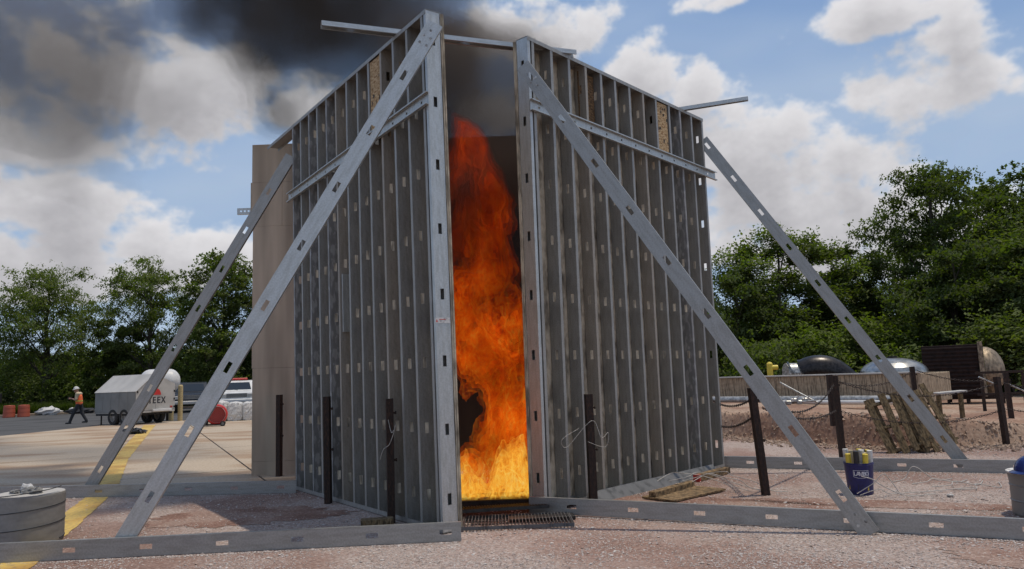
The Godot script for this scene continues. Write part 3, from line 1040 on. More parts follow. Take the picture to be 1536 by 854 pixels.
func build_braces() -> void:
	var toc := Vector3(0.06, 0, 1)
	var g := "diagonal steel braces of the wall panels"
	var b1 := solo("diagonal_brace", member(Vector3(-3.29, 0.10, -6.24), Vector3(-0.63, 4.66, -6.50), toc, WEB, 0.041, 0.42), M.steel, "pale steel brace leaning on the near end of the left stud panel", "brace", g)
	var b2 := solo("diagonal_brace", member(Vector3(2.77, 0.0, -6.03), Vector3(0.19, 4.57, -7.30), Vector3(-0.44, 0, 0.9), WEB, 0.041, 0.35), M.rail_steel, "long steel brace crossing the face of the right stud panel", "brace", g)
	solo("diagonal_brace", member(Vector3(-5.66, 0.08, -9.86), Vector3(-2.97, 4.47, -9.74), Vector3(-0.05, 0, 1), WEB, 0.041, 0.30), M.stud_steel, "steel brace darkened for shade at the far end of the left stud panel, before the tan wall", "brace", g)  # same galvanised steel as the others; its shaded look put into a darker tone
	solo("diagonal_brace", member(Vector3(5.52, 0.06, -9.30), Vector3(2.80, 4.62, -10.16), Vector3(-0.30, 0, 0.95), WEB, 0.041, 0.38), M.rail_steel, "steel brace at the far end of the right stud panel, beside leaning pallets", "brace", g)
	screws(b1, [Vector2(5.13, -0.04), Vector2(5.13, -0.11), Vector2(5.05, -0.04), Vector2(5.05, -0.11), Vector2(5.20, -0.075)])
	screws(b2, [Vector2(0.10, -0.04), Vector2(0.10, -0.11), Vector2(0.18, -0.075), Vector2(5.18, -0.04), Vector2(5.18, -0.11), Vector2(5.10, -0.075)])
	var h := WEB * 0.5 + 0.004
	var gb := "steel base rails on the ground"
	solo("base_rail", member(Vector3(-0.50, h, -6.338), Vector3(-4.9, h, -6.09), Vector3(0.06, 0, 1), WEB, 0.041, 0.13, 0.04, 0.1, 0.61), M.rail_steel, "nearest base rail crossing the lower left, before the concrete drum", "rail", gb)
	solo("base_rail", member(Vector3(-2.80, h, -9.42), Vector3(-7.3, h, -9.88), Vector3(-0.1, 0, 1), WEB, 0.041, 0.2), M.rail_steel, "base rail from the far foot of the left panel across the yellow line", "rail", gb)
	solo("base_rail", member(Vector3(0.09, h + 0.01, -7.45), Vector3(4.5, h, -5.29), Vector3(-0.44, 0, 0.9), WEB, 0.041, 0.45), M.rail_steel, "base rail running from the near foot of the right panel, lower right", "rail", gb)
	solo("base_rail", member(Vector3(2.84, h, -10.37), Vector3(7.4, h, -8.15), Vector3(-0.44, 0, 0.9), WEB, 0.041, 0.35), M.rail_steel, "base rail behind the blue bucket, from the far foot of the right panel", "rail", gb)
	solo("top_bar", member(Vector3(-1.80, 4.905, -6.88), Vector3(0.80, 4.955, -7.86), Vector3.UP, 0.092, 0.05, 0.3, 0.03, 0.06), M.steel, "long steel bar laid over both panels and across the fire gap", "bar", "steel bars laid on the panel tops")
	solo("top_bar", member(Vector3(1.85, 4.965, -9.99), Vector3(3.25, 4.955, -9.44), Vector3.UP, 0.06, 0.05, 0.2, 0.02, 0.04), M.steel, "short steel bar sticking out from the far top of the right panel", "bar", "steel bars laid on the panel tops")

# ---------------------------------------------------------------- fire and smoke
func fire_image(seed_: int, hot := 0.0) -> Image:
	var big := noise(seed_, 0.009, 3)
	var fine := noise(seed_ + 1, 0.015, 5)
	fine.fractal_type = FastNoiseLite.FRACTAL_RIDGED
	fine.fractal_gain = 0.55
	var w := 448
	var im := Image.create(w, w, false, Image.FORMAT_RGBA8)
	for y in w:
		for x in w:
			# blended over the seams so that it repeats
			var v := 0.0
			var fx := smoothstep(0.8, 1.0, float(x) / w)
			var fy := smoothstep(0.8, 1.0, float(y) / w)
			for a in 2:
				for b in 2:
					var wt := (fx if a else 1.0 - fx) * (fy if b else 1.0 - fy)
					if wt > 0.0:
						var px := x - a * w
						var py := y - b * w
						var wx := big.get_noise_2d(px, py) * 70.0
						var wy := big.get_noise_2d(px + 300, py) * 70.0
						v += wt * (0.62 * fine.get_noise_2d(px + wx, (py + wy) * 0.72) + 0.38 * big.get_noise_2d(px * 1.6 + 90, py))
			v = clampf(0.5 + 0.8 * v, 0.0, 1.0)
			var c := Color(0.20, 0.045, 0.015).lerp(Color(0.72, 0.19, 0.03), smoothstep(0.15, 0.45, v)).lerp(Color(0.98, 0.47, 0.08), smoothstep(0.45, 0.72, v)).lerp(Color(1.0, 0.80, 0.30), smoothstep(0.72, 1.0, v))
			c = c.lerp(Color(1.0, 0.55 + 0.4 * v, 0.08 + 0.5 * v * v), hot * (0.35 + 0.65 * v))
			c.a = 0.10 + 0.90 * smoothstep(0.28, 0.78, v)
			im.set_pixel(x, y, c)
	return im

const FIRE := [[-0.1, -0.28, 0.46], [0.35, -0.22, 0.44], [0.72, -0.06, 0.36], [1.11, -0.13, 0.40], [1.49, -0.24, 0.44], [1.88, -0.37, 0.44], [2.28, -0.28, 0.40], [2.67, -0.18, 0.33], [3.08, -0.30, 0.35], [3.49, -0.46, 0.35], [3.90, -0.57, 0.31], [4.32, -0.64, 0.24], [4.85, -0.70, 0.12]]

func fire_at(y: float) -> Vector2:
	for k in FIRE.size() - 1:
		if y < FIRE[k + 1][0]:
			var t: float = clampf((y - FIRE[k][0]) / (FIRE[k + 1][0] - FIRE[k][0]), 0.0, 1.0)
			return Vector2(lerpf(FIRE[k][1], FIRE[k + 1][1], t), lerpf(FIRE[k][2], FIRE[k + 1][2], t))
	return Vector2(-0.66, 0.05)

func build_fire() -> void:
	var n1 := noise(201, 0.75, 3)
	lobes = noise(233, 1.5, 3)
	var n2 := noise(203, 1.6, 4)
	var t := thing("fire", "tall orange fire roaring in the gap between the two stud panels", "fire")
	var tall := Grid.new(Vector3(-1.15, 0.04, -9.25), Vector3(0.5, 4.95, -8.15), 0.04)
	for i in tall.nx:
		for j in tall.ny:
			for k in tall.nz:
				var p := tall.o + Vector3(i, j, k) * tall.s
				var wx := n1.get_noise_3d(p.x, p.y * 0.7, p.z) * 0.35
				var wz := n1.get_noise_3d(p.x + 20.0, p.y * 0.7, p.z) * 0.35
				var c := fire_at(p.y)
				var q := Vector2((p.x + wx - c.x) / c.y, (p.z + wz + 8.72) / (0.35 + 0.25 * c.y))
				tall.f[(i * tall.ny + j) * tall.nz + k] = 0.88 - q.length() + 1.15 * n2.get_noise_3d(p.x, p.y * 0.62, p.z) - smoothstep(4.3, 4.85, p.y)
	var tex := [ImageTexture.create_from_image(fire_image(301)), ImageTexture.create_from_image(fire_image(307)), ImageTexture.create_from_image(fire_image(311, 0.95))]
	var levels := [[-0.10, 0.2, 0.5], [0.08, 0.34, 0.75], [0.28, 0.46, 1.0], [0.50, 0.6, 1.1]]
	for k in levels.size():
		var m := StandardMaterial3D.new()
		m.resource_name = "flame"
		m.shading_mode = BaseMaterial3D.SHADING_MODE_UNSHADED
		m.transparency = BaseMaterial3D.TRANSPARENCY_ALPHA
		m.cull_mode = BaseMaterial3D.CULL_DISABLED
		m.albedo_texture = tex[k % 2]
		m.uv1_triplanar = true
		m.uv1_world_triplanar = true
		m.uv1_scale = Vector3(0.62, 0.42, 0.62)
		m.uv1_offset = Vector3(0.37, 0.21, 0.53) * float(k)
		m.vertex_color_use_as_albedo = true
		flame(t, tall.surface(levels[k][0]), m, levels[k][1], levels[k][2])
	# the bright low flames along the burner
	var low := Grid.new(Vector3(-0.95, 0.04, -8.55), Vector3(0.45, 1.15, -7.95), 0.03)
	var n3 := noise(209, 2.4, 4)
	for i in low.nx:
		for j in low.ny:
			for k in low.nz:
				var p := low.o + Vector3(i, j, k) * low.s
				var top := 0.30 + 0.5 * n1.get_noise_2d(p.x * 3.2 + 4.0, p.z * 2.0) + 0.22 * exp(-pow((p.x + 0.12) / 0.18, 2.0))
				var v := (top - p.y) / 0.35 + 0.9 * n3.get_noise_3d(p.x * 1.2, p.y * 0.55, p.z * 1.2)
				v = minf(v, (0.24 - absf(p.z + 8.25)) / 0.1)
				v = minf(v, minf((p.x + 0.88) / 0.06, (0.38 - p.x) / 0.06))
				low.f[(i * low.ny + j) * low.nz + k] = minf(v, (p.y - 0.05) / 0.03)
	for k in 3:
		var m := StandardMaterial3D.new()
		m.resource_name = "flame"
		m.shading_mode = BaseMaterial3D.SHADING_MODE_UNSHADED
		m.transparency = BaseMaterial3D.TRANSPARENCY_ALPHA
		m.cull_mode = BaseMaterial3D.CULL_DISABLED
		m.albedo_texture = tex[2]
		m.uv1_triplanar = true
		m.uv1_world_triplanar = true
		m.uv1_scale = Vector3(1.1, 0.75, 1.1)
		m.uv1_offset = Vector3(0.17, 0.61, 0.23) * float(k)
		m.vertex_color_use_as_albedo = true
		m.albedo_color = Color(1.0, 1.0, 1.0).linear_to_srgb() * 1.0
		flame(t, low.surface(-0.10 + 0.32 * k), m, 0.34 + 0.15 * k, 1.0)
	var l := OmniLight3D.new()
	l.name = "fire_glow"
	l.position = Vector3(-0.25, 0.9, -7.95)
	l.light_color = Color(1.0, 0.48, 0.14)
	l.light_energy = 0.3
	l.light_size = 0.3
	l.omni_range = 14.0
	l.omni_attenuation = 2.0
	l.shadow_enabled = true
	add_child(l)

var lobes := FastNoiseLite.new()

func flame(t: Node3D, mb: MB, m: Material, alpha: float, bright: float) -> void:
	mb.colored = true
	for k in mb.v.size():
		var y := mb.v[k].y
		var hot := clampf(1.0 - y / 0.85, 0.0, 1.0)
		var up := smoothstep(0.7, 3.7, y)
		var c := Color(0.92, 0.66, 0.5).lerp(Color(1.0, 0.95, 0.9), hot).lerp(Color(0.50, 0.21, 0.18), up)
		var p := mb.v[k]
		var lobe := clampf(0.5 + 1.5 * lobes.get_noise_3d(p.x, p.y * 0.6, p.z), 0.0, 1.0)
		c = c * (bright * (1.0 - 0.25 * up) * lerpf(0.42, 1.12, maxf(lobe, hot)))
		c.a = alpha * (1.0 - 0.5 * up)
		mb.c[k] = c
	put(t, "flame", mb.mesh(), m)

const PLUME := [[-0.50, 2.7, -8.45, 0.3], [-0.48, 3.4, -8.6, 0.55], [-0.42, 4.2, -8.9, 0.95], [-0.50, 5.1, -9.4, 1.2], [-1.1, 6.0, -9.9, 1.4], [-2.4, 6.9, -10.4, 1.55], [-4.0, 8.9, -11.4, 1.6], [-6.2, 11.8, -12.5, 1.9]]

func smoke_mass(t: Node3D, g: Grid, path: Array, n: FastNoiseLite, amount: float, stretch: float) -> void:
	for i in g.nx:
		for j in g.ny:
			for k in g.nz:
				var p := g.o + Vector3(i, j, k) * g.s
				var best := -9.0
				for q in path.size() - 1:
					var a := Vector3(path[q][0], path[q][1], path[q][2])
					var e := Vector3(path[q + 1][0], path[q + 1][1], path[q + 1][2]) - a
					var s := clampf((p - a).dot(e) / e.length_squared(), 0.0, 1.0)
					best = maxf(best, 1.0 - p.distance_to(a + e * s) / lerpf(path[q][3], path[q + 1][3], s))
				if best > -1.0:
					best += amount * n.get_noise_3d(p.x, p.y * stretch, p.z) * smoothstep(-1.0, -0.3, best)
				if i < 2 or j < 2 or k < 2 or i > g.nx - 3 or j > g.ny - 3 or k > g.nz - 3:
					best = -1.0          # closed at the grid's border
				g.f[(i * g.ny + j) * g.nz + k] = best

func build_smoke() -> void:
	var t := thing("smoke_plume", "dark smoke rising from the fire and drifting left across the sky", "smoke")
	t.set_meta("kind", "stuff")
	var n := noise(401, 0.46, 5)
	var g := Grid.new(Vector3(-9.5, 2.0, -15.5), Vector3(1.6, 14.0, -7.6), 0.2)
	smoke_mass(t, g, PLUME, n, 1.3, 1.0)
	for l in [[-0.06, 0.12], [0.08, 0.24], [0.22, 0.42], [0.38, 0.6]]:
		haze(t, g.surface(l[0]), l[1], Color(0.46, 0.41, 0.37))
	var v := thing("smoke_veil", "thin brownish smoke veiling the clouds at the upper left", "smoke")
	v.set_meta("kind", "stuff")
	var n2 := noise(409, 0.16, 4)
	var g2 := Grid.new(Vector3(-24.0, 4.5, -26.0), Vector3(-1.0, 19.0, -13.0), 0.55)
	smoke_mass(v, g2, [[-4.0, 11.0, -15.0, 1.8], [-9.0, 11.4, -18.0, 3.0], [-14.0, 11.0, -20.0, 3.7], [-20.0, 11.2, -21.0, 4.0]], n2, 1.1, 1.0)
	for l in [[0.02, 0.04], [0.22, 0.07], [0.45, 0.10]]:
		haze(v, g2.surface(l[0]), l[1], Color(0.60, 0.56, 0.53))

func haze(t: Node3D, mb: MB, density: float, color: Color) -> void:
	var m := FogMaterial.new()
	m.resource_name = "smoke"
	m.density = density
	m.albedo = color
	var o := put(t, "smoke", mb.mesh(), m)
	o.set_meta("kind", "stuff")

# ---------------------------------------------------------------- chain fence
func post(at: Vector3, h: float, lean: Vector2, label: String, w := 0.07) -> void:
	var t := thing("chain_post", label, "post", at, "rusty chain posts")
	var up := Vector3(lean.x, 1.0, lean.y).normalized()
	var b := Basis(Quaternion(Vector3.UP, up)) * Basis(Vector3.UP, rng.randf_range(-0.3, 0.3))
	t.transform = Transform3D(b, at)
	var mb := MB.new()                            # angle iron: two legs
	mb.box(Vector3(-w / 2, -0.06, -0.004), Vector3(w / 2, h, 0.005), Transform3D.IDENTITY, 0.001)
	mb.box(Vector3(-w / 2, -0.06, -w), Vector3(-w / 2 + 0.009, h, -0.0045), Transform3D.IDENTITY, 0.001)
	mb.box(Vector3(w / 2 - 0.009, -0.06, -w), Vector3(w / 2, h, -0.0045), Transform3D.IDENTITY, 0.001)
	put(t, "shaft", mb.mesh(), M.rust)
	for y in [h - 0.14, h * 0.5]:
		var bt := MB.new()
		bt.tube([Vector3(w / 2 - 0.005, y, -0.03), Vector3(w / 2 + 0.028, y, -0.03)], 0.011, 6)
		bt.tube([Vector3(w / 2 + 0.02, y, -0.03), Vector3(w / 2 + 0.03, y, -0.03)], 0.018, 6)
		put(t, "bolt", bt.mesh(), M.rust)

func sag(a: Vector3, b: Vector3, drop: float, cnt: int) -> Array:
	var out := []
	for k in cnt + 1:
		var t := float(k) / cnt
		out.append(a.lerp(b, t) - Vector3(0, drop * 4.0 * t * (1.0 - t), 0))
	return out

func chain(a: Vector3, b: Vector3, drop: float, label: String) -> void:
	var mb := MB.new()
	var cnt := int(a.distance_to(b) / 0.055)
	var pts := sag(a, b, drop, cnt)
	for k in cnt:                                  # links, turned a quarter each time
		var p: Vector3 = pts[k]
		var q: Vector3 = pts[k + 1]
		var d := (q - p).normalized()
		var s := (d.cross(Vector3.UP)).normalized() if k % 2 else Vector3.UP
		var e := d * 0.009
		mb.tube([p - e, p + s * 0.012 + e, q + s * 0.012 - e, q + e, q - s * 0.012 - e, p - s * 0.012 + e, p - e], 0.0045, 4, false)
	var o := put(self, "chain", mb.mesh(), M.chain_steel)
	tag(o, label, "chain", "chains strung between the rusty posts")

func wire(called: String, pts: Array, r: float, m: Material, label: String) -> void:
	var c := Curve3D.new()
	for k in pts.size():
		var d: Vector3 = (pts[mini(k + 1, pts.size() - 1)] - pts[maxi(k - 1, 0)]) * 0.18
		c.add_point(pts[k], -d, d)
	var mb := MB.new()
	mb.tube(Array(c.tessellate(4, 4.0)), r, 5)
	tag(put(self, called, mb.mesh(), m), label, "wire", "loose pale wires")

func build_fence() -> void:
	post(Vector3(-3.56, 0, -11.08), 1.21, Vector2(0.0, 0.0), "rusty post standing before the tan concrete wall")
	post(Vector3(-2.17, 0, -8.50), 1.20, Vector2(-0.01, 0.0), "rusty post before the middle of the left stud panel", 0.07)
	post(Vector3(-1.23, 0, -7.22), 1.18, Vector2(0.0, 0.01), "rusty post before the left stud panel, beside the timber block", 0.07)
	post(Vector3(0.765, 0, -7.75), 1.14, Vector2(0.0, 0.0), "rusty post before the right stud panel with wire twisted on it", 0.075)
	post(Vector3(2.63, 0, -8.02), 1.14, Vector2(-0.06, 0.0), "leaning rusty post on the gravel between two steel braces", 0.072)
	post(Vector3(4.68, 0, -10.78), 1.20, Vector2(-0.02, 0.0), "rusty post standing just behind the blue bucket", 0.075)
	post(Vector3(7.65, 0, -11.69), 1.08, Vector2(-0.03, 0.0), "rusty post at the foot of the dirt bank, right of the pallets", 0.072)
	post(Vector3(11.2, 0.0, -12.3), 1.1, Vector2(0, 0), "rusty post outside the right edge of the view")
	post(Vector3(7.37, 0.44, -20.6), 0.72, Vector2(0, 0), "far rusty post in front of the long concrete trough")
	post(Vector3(5.21, 0.42, -12.25), 0.78, Vector2(0, 0), "short rusty post on the bank edge above the blue bucket", 0.08)
	post(Vector3(9.03, 0.24, -13.6), 0.86, Vector2(-0.02, 0), "rusty post on the bank before the dark rusty box", 0.07)
	post(Vector3(6.95, 0.36, -12.9), 0.92, Vector2(-0.02, 0), "rusty post on the bank behind the leaning pallets", 0.07)
	var at := func(x: float, y: float, z: float) -> Vector3: return Vector3(x, y, z)
	chain(at.call(2.62, 1.06, -8.05), at.call(2.9, 1.0, -11.4), 0.16, "upper chain from the leaning post back behind the right panel")
	chain(at.call(2.60, 0.86, -8.05), at.call(2.9, 0.62, -11.4), 0.14, "lower chain from the leaning post back behind the right panel")
	chain(at.call(2.66, 1.02, -8.05), at.call(4.64, 1.08, -10.8), 0.26, "upper chain between the leaning post and the post by the bucket")
	chain(at.call(2.66, 0.92, -8.05), at.call(4.64, 0.70, -10.8), 0.12, "lower chain between the leaning post and the post by the bucket")
	chain(at.call(4.72, 1.10, -10.8), at.call(7.60, 0.98, -11.71), 0.20, "upper chain between the bucket's post and the post right of the pallets")
	chain(at.call(4.72, 0.68, -10.8), at.call(7.60, 0.55, -11.71), 0.18, "lower chain between the bucket's post and the post right of the pallets")
	chain(at.call(7.68, 0.98, -11.71), at.call(11.15, 0.95, -12.32), 0.20, "upper chain leaving the right edge of the view")
	chain(at.call(7.68, 0.58, -11.71), at.call(11.15, 0.5, -12.32), 0.16, "lower chain leaving the right edge of the view")
	chain(at.call(5.25, 1.12, -12.27), at.call(6.93, 1.2, -12.92), 0.17, "chain on the bank edge over the trough's right half")
	chain(at.call(6.98, 1.22, -12.92), at.call(9.0, 1.02, -13.62), 0.12, "chain on the bank in front of the dark rusty box")
	wire("loose_wire", [Vector3(0.63, 0.80, -7.62), Vector3(0.45, 0.70, -7.55), Vector3(0.50, 0.62, -7.6), Vector3(0.70, 0.82, -7.66), Vector3(0.80, 0.86, -7.7), Vector3(0.86, 0.70, -7.66), Vector3(0.94, 0.74, -7.72), Vector3(0.90, 0.60, -7.7), Vector3(0.72, 0.66, -7.66)], 0.0022, M.wire, "pale wire twisted round the post before the right panel")
	wire("loose_wire", [Vector3(-1.24, 0.98, -7.17), Vector3(-1.20, 0.86, -7.12), Vector3(-1.16, 0.93, -7.12), Vector3(-1.22, 0.76, -7.13), Vector3(-1.29, 0.70, -7.16), Vector3(-1.33, 0.60, -7.2)], 0.003, M.wire, "thin wire hanging on the post by the timber block")

# ---------------------------------------------------------------- things lying about the panels
func block(called: String, size: Vector3, xf: Transform3D, m: Material, label: String, cat: String, ch := 0.004, group := "") -> MeshInstance3D:
	var mb := MB.new()
	mb.box(-size / 2, size / 2, Transform3D.IDENTITY, ch)
	var o := put(self, called, mb.mesh(), m, xf)
	tag(o, label, cat, group)
	return o

func build_yard_items() -> void:
	var along := Vector3(0.6788, 0, -0.7343)           # the foot of the right panel
	var out := Vector3(0.7343, 0, 0.6788)
	var b := Basis(out, Vector3.UP, -along)
	# steel offcut that lies along the foot of the right panel, tipped outwards
	var pl := MB.new()
	pl.box(Vector3(0.02, -0.003, -1.35), Vector3(0.20, 0.0, 1.35))
	pl.box(Vector3(0.20, -0.028, -1.35), Vector3(0.203, 0.0, 1.35))
	var plx := Transform3D(b * Basis(Vector3(0, 0, 1), -0.85), Vector3(0.245, 0.125, -7.437) + along * 2.05)
	tag(put(self, "steel_offcut", pl.mesh(), M.mid_grey_steel, plx), "flat grey steel offcut along the foot of the right panel", "steel sheet")
	var lum := func(a: Vector3, c: Vector3, h: float, w: float) -> Array:
		var x := (c - a).normalized()
		return [Vector3(a.distance_to(c), h, w), Transform3D(Basis(x, Vector3.UP, x.cross(Vector3.UP)), (a + c) * 0.5 + Vector3(0, h * 0.5 + 0.004, 0))]
	var l1: Array = lum.call(Vector3(1.40, 0, -7.98), Vector3(1.98, 0, -8.66), 0.085, 0.085)
	block("timber_block", l1[0], l1[1], M.timber, "weathered timber block lying on a board beside the right panel", "timber", 0.006)
	var l2: Array = lum.call(Vector3(2.16, 0, -9.16), Vector3(2.72, 0, -9.80), 0.085, 0.085)
	var red := block("timber_block", l2[0], l2[1], M.timber, "timber block with a red painted end under the far end of right panel", "timber", 0.006)
	var cap := MB.new()
	cap.box(Vector3(-l2[0].x / 2 - 0.003, -0.041, -0.041), Vector3(-l2[0].x / 2 + 0.006, 0.041, 0.041))
	cap.box(Vector3(-l2[0].x / 2 - 0.002, -0.0435, -0.0435), Vector3(-l2[0].x / 2 + 0.03, 0.0435, 0.0435))
	put(red, "red_end", cap.mesh(), M.red_paint)
	block("plywood_board", Vector3(0.42, 0.02, 0.95), Transform3D(b * Basis(Vector3.UP, -0.1), Vector3(1.80, 0.022, -8.22)), M.timber, "brown plywood board lying flat on the gravel beside the right panel", "board", 0.002)
	block("timber_block", Vector3(0.30, 0.085, 0.12), Transform3D(Basis(Vector3.UP, 0.2), Vector3(-1.33, 0.047, -7.02)), M.old_timber, "timber block on the ground under the left stud panel", "timber", 0.006)
	var r := RandomNumberGenerator.new()
	r.seed = 55
	for k in 4:
		var p := Vector3(1.55 + 0.12 * k, 0.13, -8.45 + 0.05 * k)
		var pts := [p]
		for q in 6:
			pts.append(p + Vector3(0.16 * (q + 1) + r.randf_range(-0.05, 0.05), [0.06, 0.09, 0.04, -0.02, -0.08, -0.115][q] + r.randf_range(-0.015, 0.015), r.randf_range(-0.12, 0.10) + 0.03 * q))
		wire("loose_wire", pts, 0.004, M.wire, ["tangled pale wire arching over the timber block", "pale wire looping low beside the timber block", "pale wire lying across the plywood board", "pale wire trailing off the board onto the gravel"][k])
	# gratings before the burner
	for k in 2:
		var t := thing("steel_grating", ["front steel grating lying on the gravel below the fire gap", "dark steel grating tilted against the burner in the gap"][k], "grating")
		t.transform = Transform3D(Basis(Vector3.UP, [0.02, 0.14][k]) * Basis(Vector3.RIGHT, [0.0, -0.12][k]), [Vector3(-0.03, 0.012, -6.99), Vector3(-0.20, 0.055, -7.46)][k])
		var sx: float = [0.50, 0.44][k]
		var sz: float = [0.27, 0.30][k]
		var fr := MB.new()
		for s in [-1.0, 1.0]:
			fr.box(Vector3(-sx, 0, s * sz - 0.003), Vector3(sx, 0.03, s * sz + 0.003))
			fr.box(Vector3(s * sx - 0.003, 0, -sz), Vector3(s * sx + 0.003, 0.03, sz))
		for q in 4:
			var z: float = -sz + 2.0 * sz * (q + 0.5) / 4.0
			fr.box(Vector3(-sx + 0.004, 0.004, z - 0.003), Vector3(sx - 0.004, 0.012, z + 0.003))
		put(t, "frame", fr.mesh(), M.dark_iron if k else M.mid_grey_steel)
		var bar := MB.new()
		bar.box(Vector3(-0.0025, 0.0, -sz + 0.004), Vector3(0.0025, 0.032, sz + (0.012 if k == 0 else -0.004)))
		var bm := bar.mesh()
		var n := 32
		for q in n:
			put(t, "bar", bm, M.dark_iron if k else M.mid_grey_steel, Transform3D(Basis.IDENTITY, Vector3(-sx + 2.0 * sx * (q + 0.5) / n, 0.001, 0)))
	block("steel_plate", Vector3(0.62, 0.035, 0.16), Transform3D(Basis(Vector3.UP, 0.1), Vector3(0.20, 0.022, -7.12)), M.dark_iron, "dark flat steel bar under the near end of the right base rail", "steel plate", 0.003)
	var pan := thing("burner_pan", "blackened steel burner pan on the ground under the fire", "burner", Vector3(-0.25, 0, -8.45))
	var pm := MB.new()
	pm.box(Vector3(-0.75, 0.0, -0.75), Vector3(0.70, 0.04, 0.55))
	for s in [-1.0, 1.0]:
		pm.box(Vector3(s * 0.725 - 0.012 - 0.025, 0.0405, -0.75), Vector3(s * 0.725 + 0.012 - 0.025, 0.12, 0.55))
	pm.box(Vector3(-0.735, 0.0405, 0.53), Vector3(0.685, 0.075, 0.55))
	put(pan, "tray", pm.mesh(), M.dark_iron)
	var pp := MB.new()
	for q in 5:
		pp.tube([Vector3(-0.7, 0.07, -0.6 + 0.25 * q), Vector3(0.66, 0.07, -0.6 + 0.25 * q)], 0.02, 8)
	put(pan, "burner_pipe", pp.mesh(), M.dark_iron)
	# fibre drum at the left edge with rags on its lid
	var dr := thing("fibre_drum", "grey fibre drum with spiral seams and crumpled rags on its lid", "drum", Vector3(-4.53, 0.0, -6.96))
	var dm := MB.new()
	dm.lathe([Vector2(0, 0.002), Vector2(0.275, 0.002), Vector2(0.283, 0.02), Vector2(0.283, 0.425), Vector2(0.279, 0.44)], 48)
	put(dr, "shell", dm.mesh(), M.drum_fibre)
	var lid := MB.new()
	lid.lathe([Vector2(0.279, 0.4405), Vector2(0.272, 0.447), Vector2(0.0, 0.449)], 48)
	put(dr, "lid", lid.mesh(), M.pale_paint)
	for q in 3:                                        # seams wind round the shell
		var sp := []
		for k in 49:
			var a := TAU * k / 48.0
			sp.append(Vector3(cos(a) * 0.2835, 0.03 + 0.155 * q + 0.155 * (1.0 - k / 48.0), sin(a) * 0.2835))
		var sm := MB.new()
		sm.tube(sp, 0.0045, 5)
		put(dr, "seam", sm.mesh(), M.dark_cloth)
	for q in 5:
		var rag := MB.new()
		var c := Vector3([-0.02, 0.03, 0.08, 0.12, -0.10][q], 0.456, [0.02, 0.08, 0.05, 0.10, 0.06][q])
		var nn := noise(600 + q, 9.0, 3)
		var prof := 7
		for i in prof:
			for k in 10:
				var qv := []
				for e in [[0, 0], [1, 0], [1, 1], [0, 1]]:
					var th = PI * (i + e[0]) / prof
					var ph = TAU * (k + e[1]) / 10.0
					var dv := Vector3(sin(th) * cos(ph), cos(th), sin(th) * sin(ph))
					var rr: float = [0.055, 0.05, 0.045, 0.05, 0.04][q] * (1.0 + 0.9 * nn.get_noise_3dv(dv))
					qv.append(c + dv * rr * Vector3(1.1, [1.0, 0.7, 0.7, 0.6, 0.4][q], 1.0) + Vector3(0, 0.012, 0))
				rag.quad(qv[0], qv[1], qv[2], qv[3], (qv[0] + qv[2]) * 0.5 - c)
		tag(put(self, "crumpled_rag", rag.mesh(), [M.white_cloth, M.drum_fibre, M.dark_cloth, M.drum_fibre, M.drum_fibre][q], dr.transform), ["white crumpled rag standing highest on the drum lid", "grey rag in the middle of the drum lid", "dark crumpled rag on the drum lid", "grey rag at the right on the drum lid", "flat grey rag at the left on the drum lid"][q], "rag", "rags on the drum")
	# blue bucket full of cartridges
	var bk := thing("blue_bucket", "dark blue bucket holding yellow and white tubes, beside the near base rail", "bucket", Vector3(3.585, 0.0, -7.93))
	bk.rotation = Vector3(0.05, 0.42, 0.05)
	var bm2 := MB.new()
	bm2.lathe([Vector2(0, 0.004), Vector2(0.118, 0.004), Vector2(0.122, 0.012), Vector2(0.143, 0.335), Vector2(0.138, 0.337), Vector2(0.118, 0.02), Vector2(0, 0.018)], 40)
	put(bk, "pail", bm2.mesh(), M.blue_plastic)
	var hoop := MB.new()
	hoop.lathe([Vector2(0.143, 0.315), Vector2(0.148, 0.317), Vector2(0.148, 0.322), Vector2(0.1425, 0.324)], 40)
	put(bk, "rim", hoop.mesh(), M.blue_plastic)
	var tubes := ["yellow_cap", "white_cloth", "yellow_cap", "black_plastic", "yellow_cap", "white_cloth", "tan_cloth", "yellow_cap", "black_plastic", "tan_cloth", "white_cloth"]
	var order := []
	for k in tubes.size():
		var a := TAU * k / 8.0 + 0.2
		order.append([(bk.transform * Vector3(cos(a) * (0.098 if k < 8 else 0.04), 0.4, sin(a) * (0.098 if k < 8 else 0.04))).x, k])
	order.sort()
	for i in order.size():
		var k: int = order[i][1]
		var a := TAU * k / 8.0 + 0.2
		var rr := 0.098 if k < 8 else 0.04
		var tb := MB.new()
		var base := Vector3(cos(a) * rr, 0.06, sin(a) * rr)
		tb.tube([base, base + Vector3(cos(a) * 0.02, 0.385 + 0.02 * sin(k * 2.7), sin(a) * 0.02)], 0.028, 12)
		var o := put(self, "caulk_tube", tb.mesh(), M[tubes[k]], bk.transform)
		var hue: String = {"yellow_cap": "yellow", "white_cloth": "white", "black_plastic": "dark", "tan_cloth": "tan"}[tubes[k]]
		tag(o, "%s caulking tube in the blue bucket, %s from the left" % [hue, ["first", "second", "third", "fourth", "fifth", "sixth", "seventh", "eighth", "ninth", "tenth", "eleventh"][i]], "tube", "tubes standing in the blue bucket")
	for k in 5:                                       # letters follow the curve of the pail
		var an := -0.72 + (k - 2) * 0.215
		var rad := 0.122 + 0.021 * (0.232 - 0.012) / 0.323 + 0.0015
		label_text(bk, "LAMBO"[k], 0.04, Transform3D(Basis(Vector3.UP, an), Vector3(sin(an) * rad, 0.232, cos(an) * rad)), M.white_print)
	var ol := MB.new()                                # outlined badge
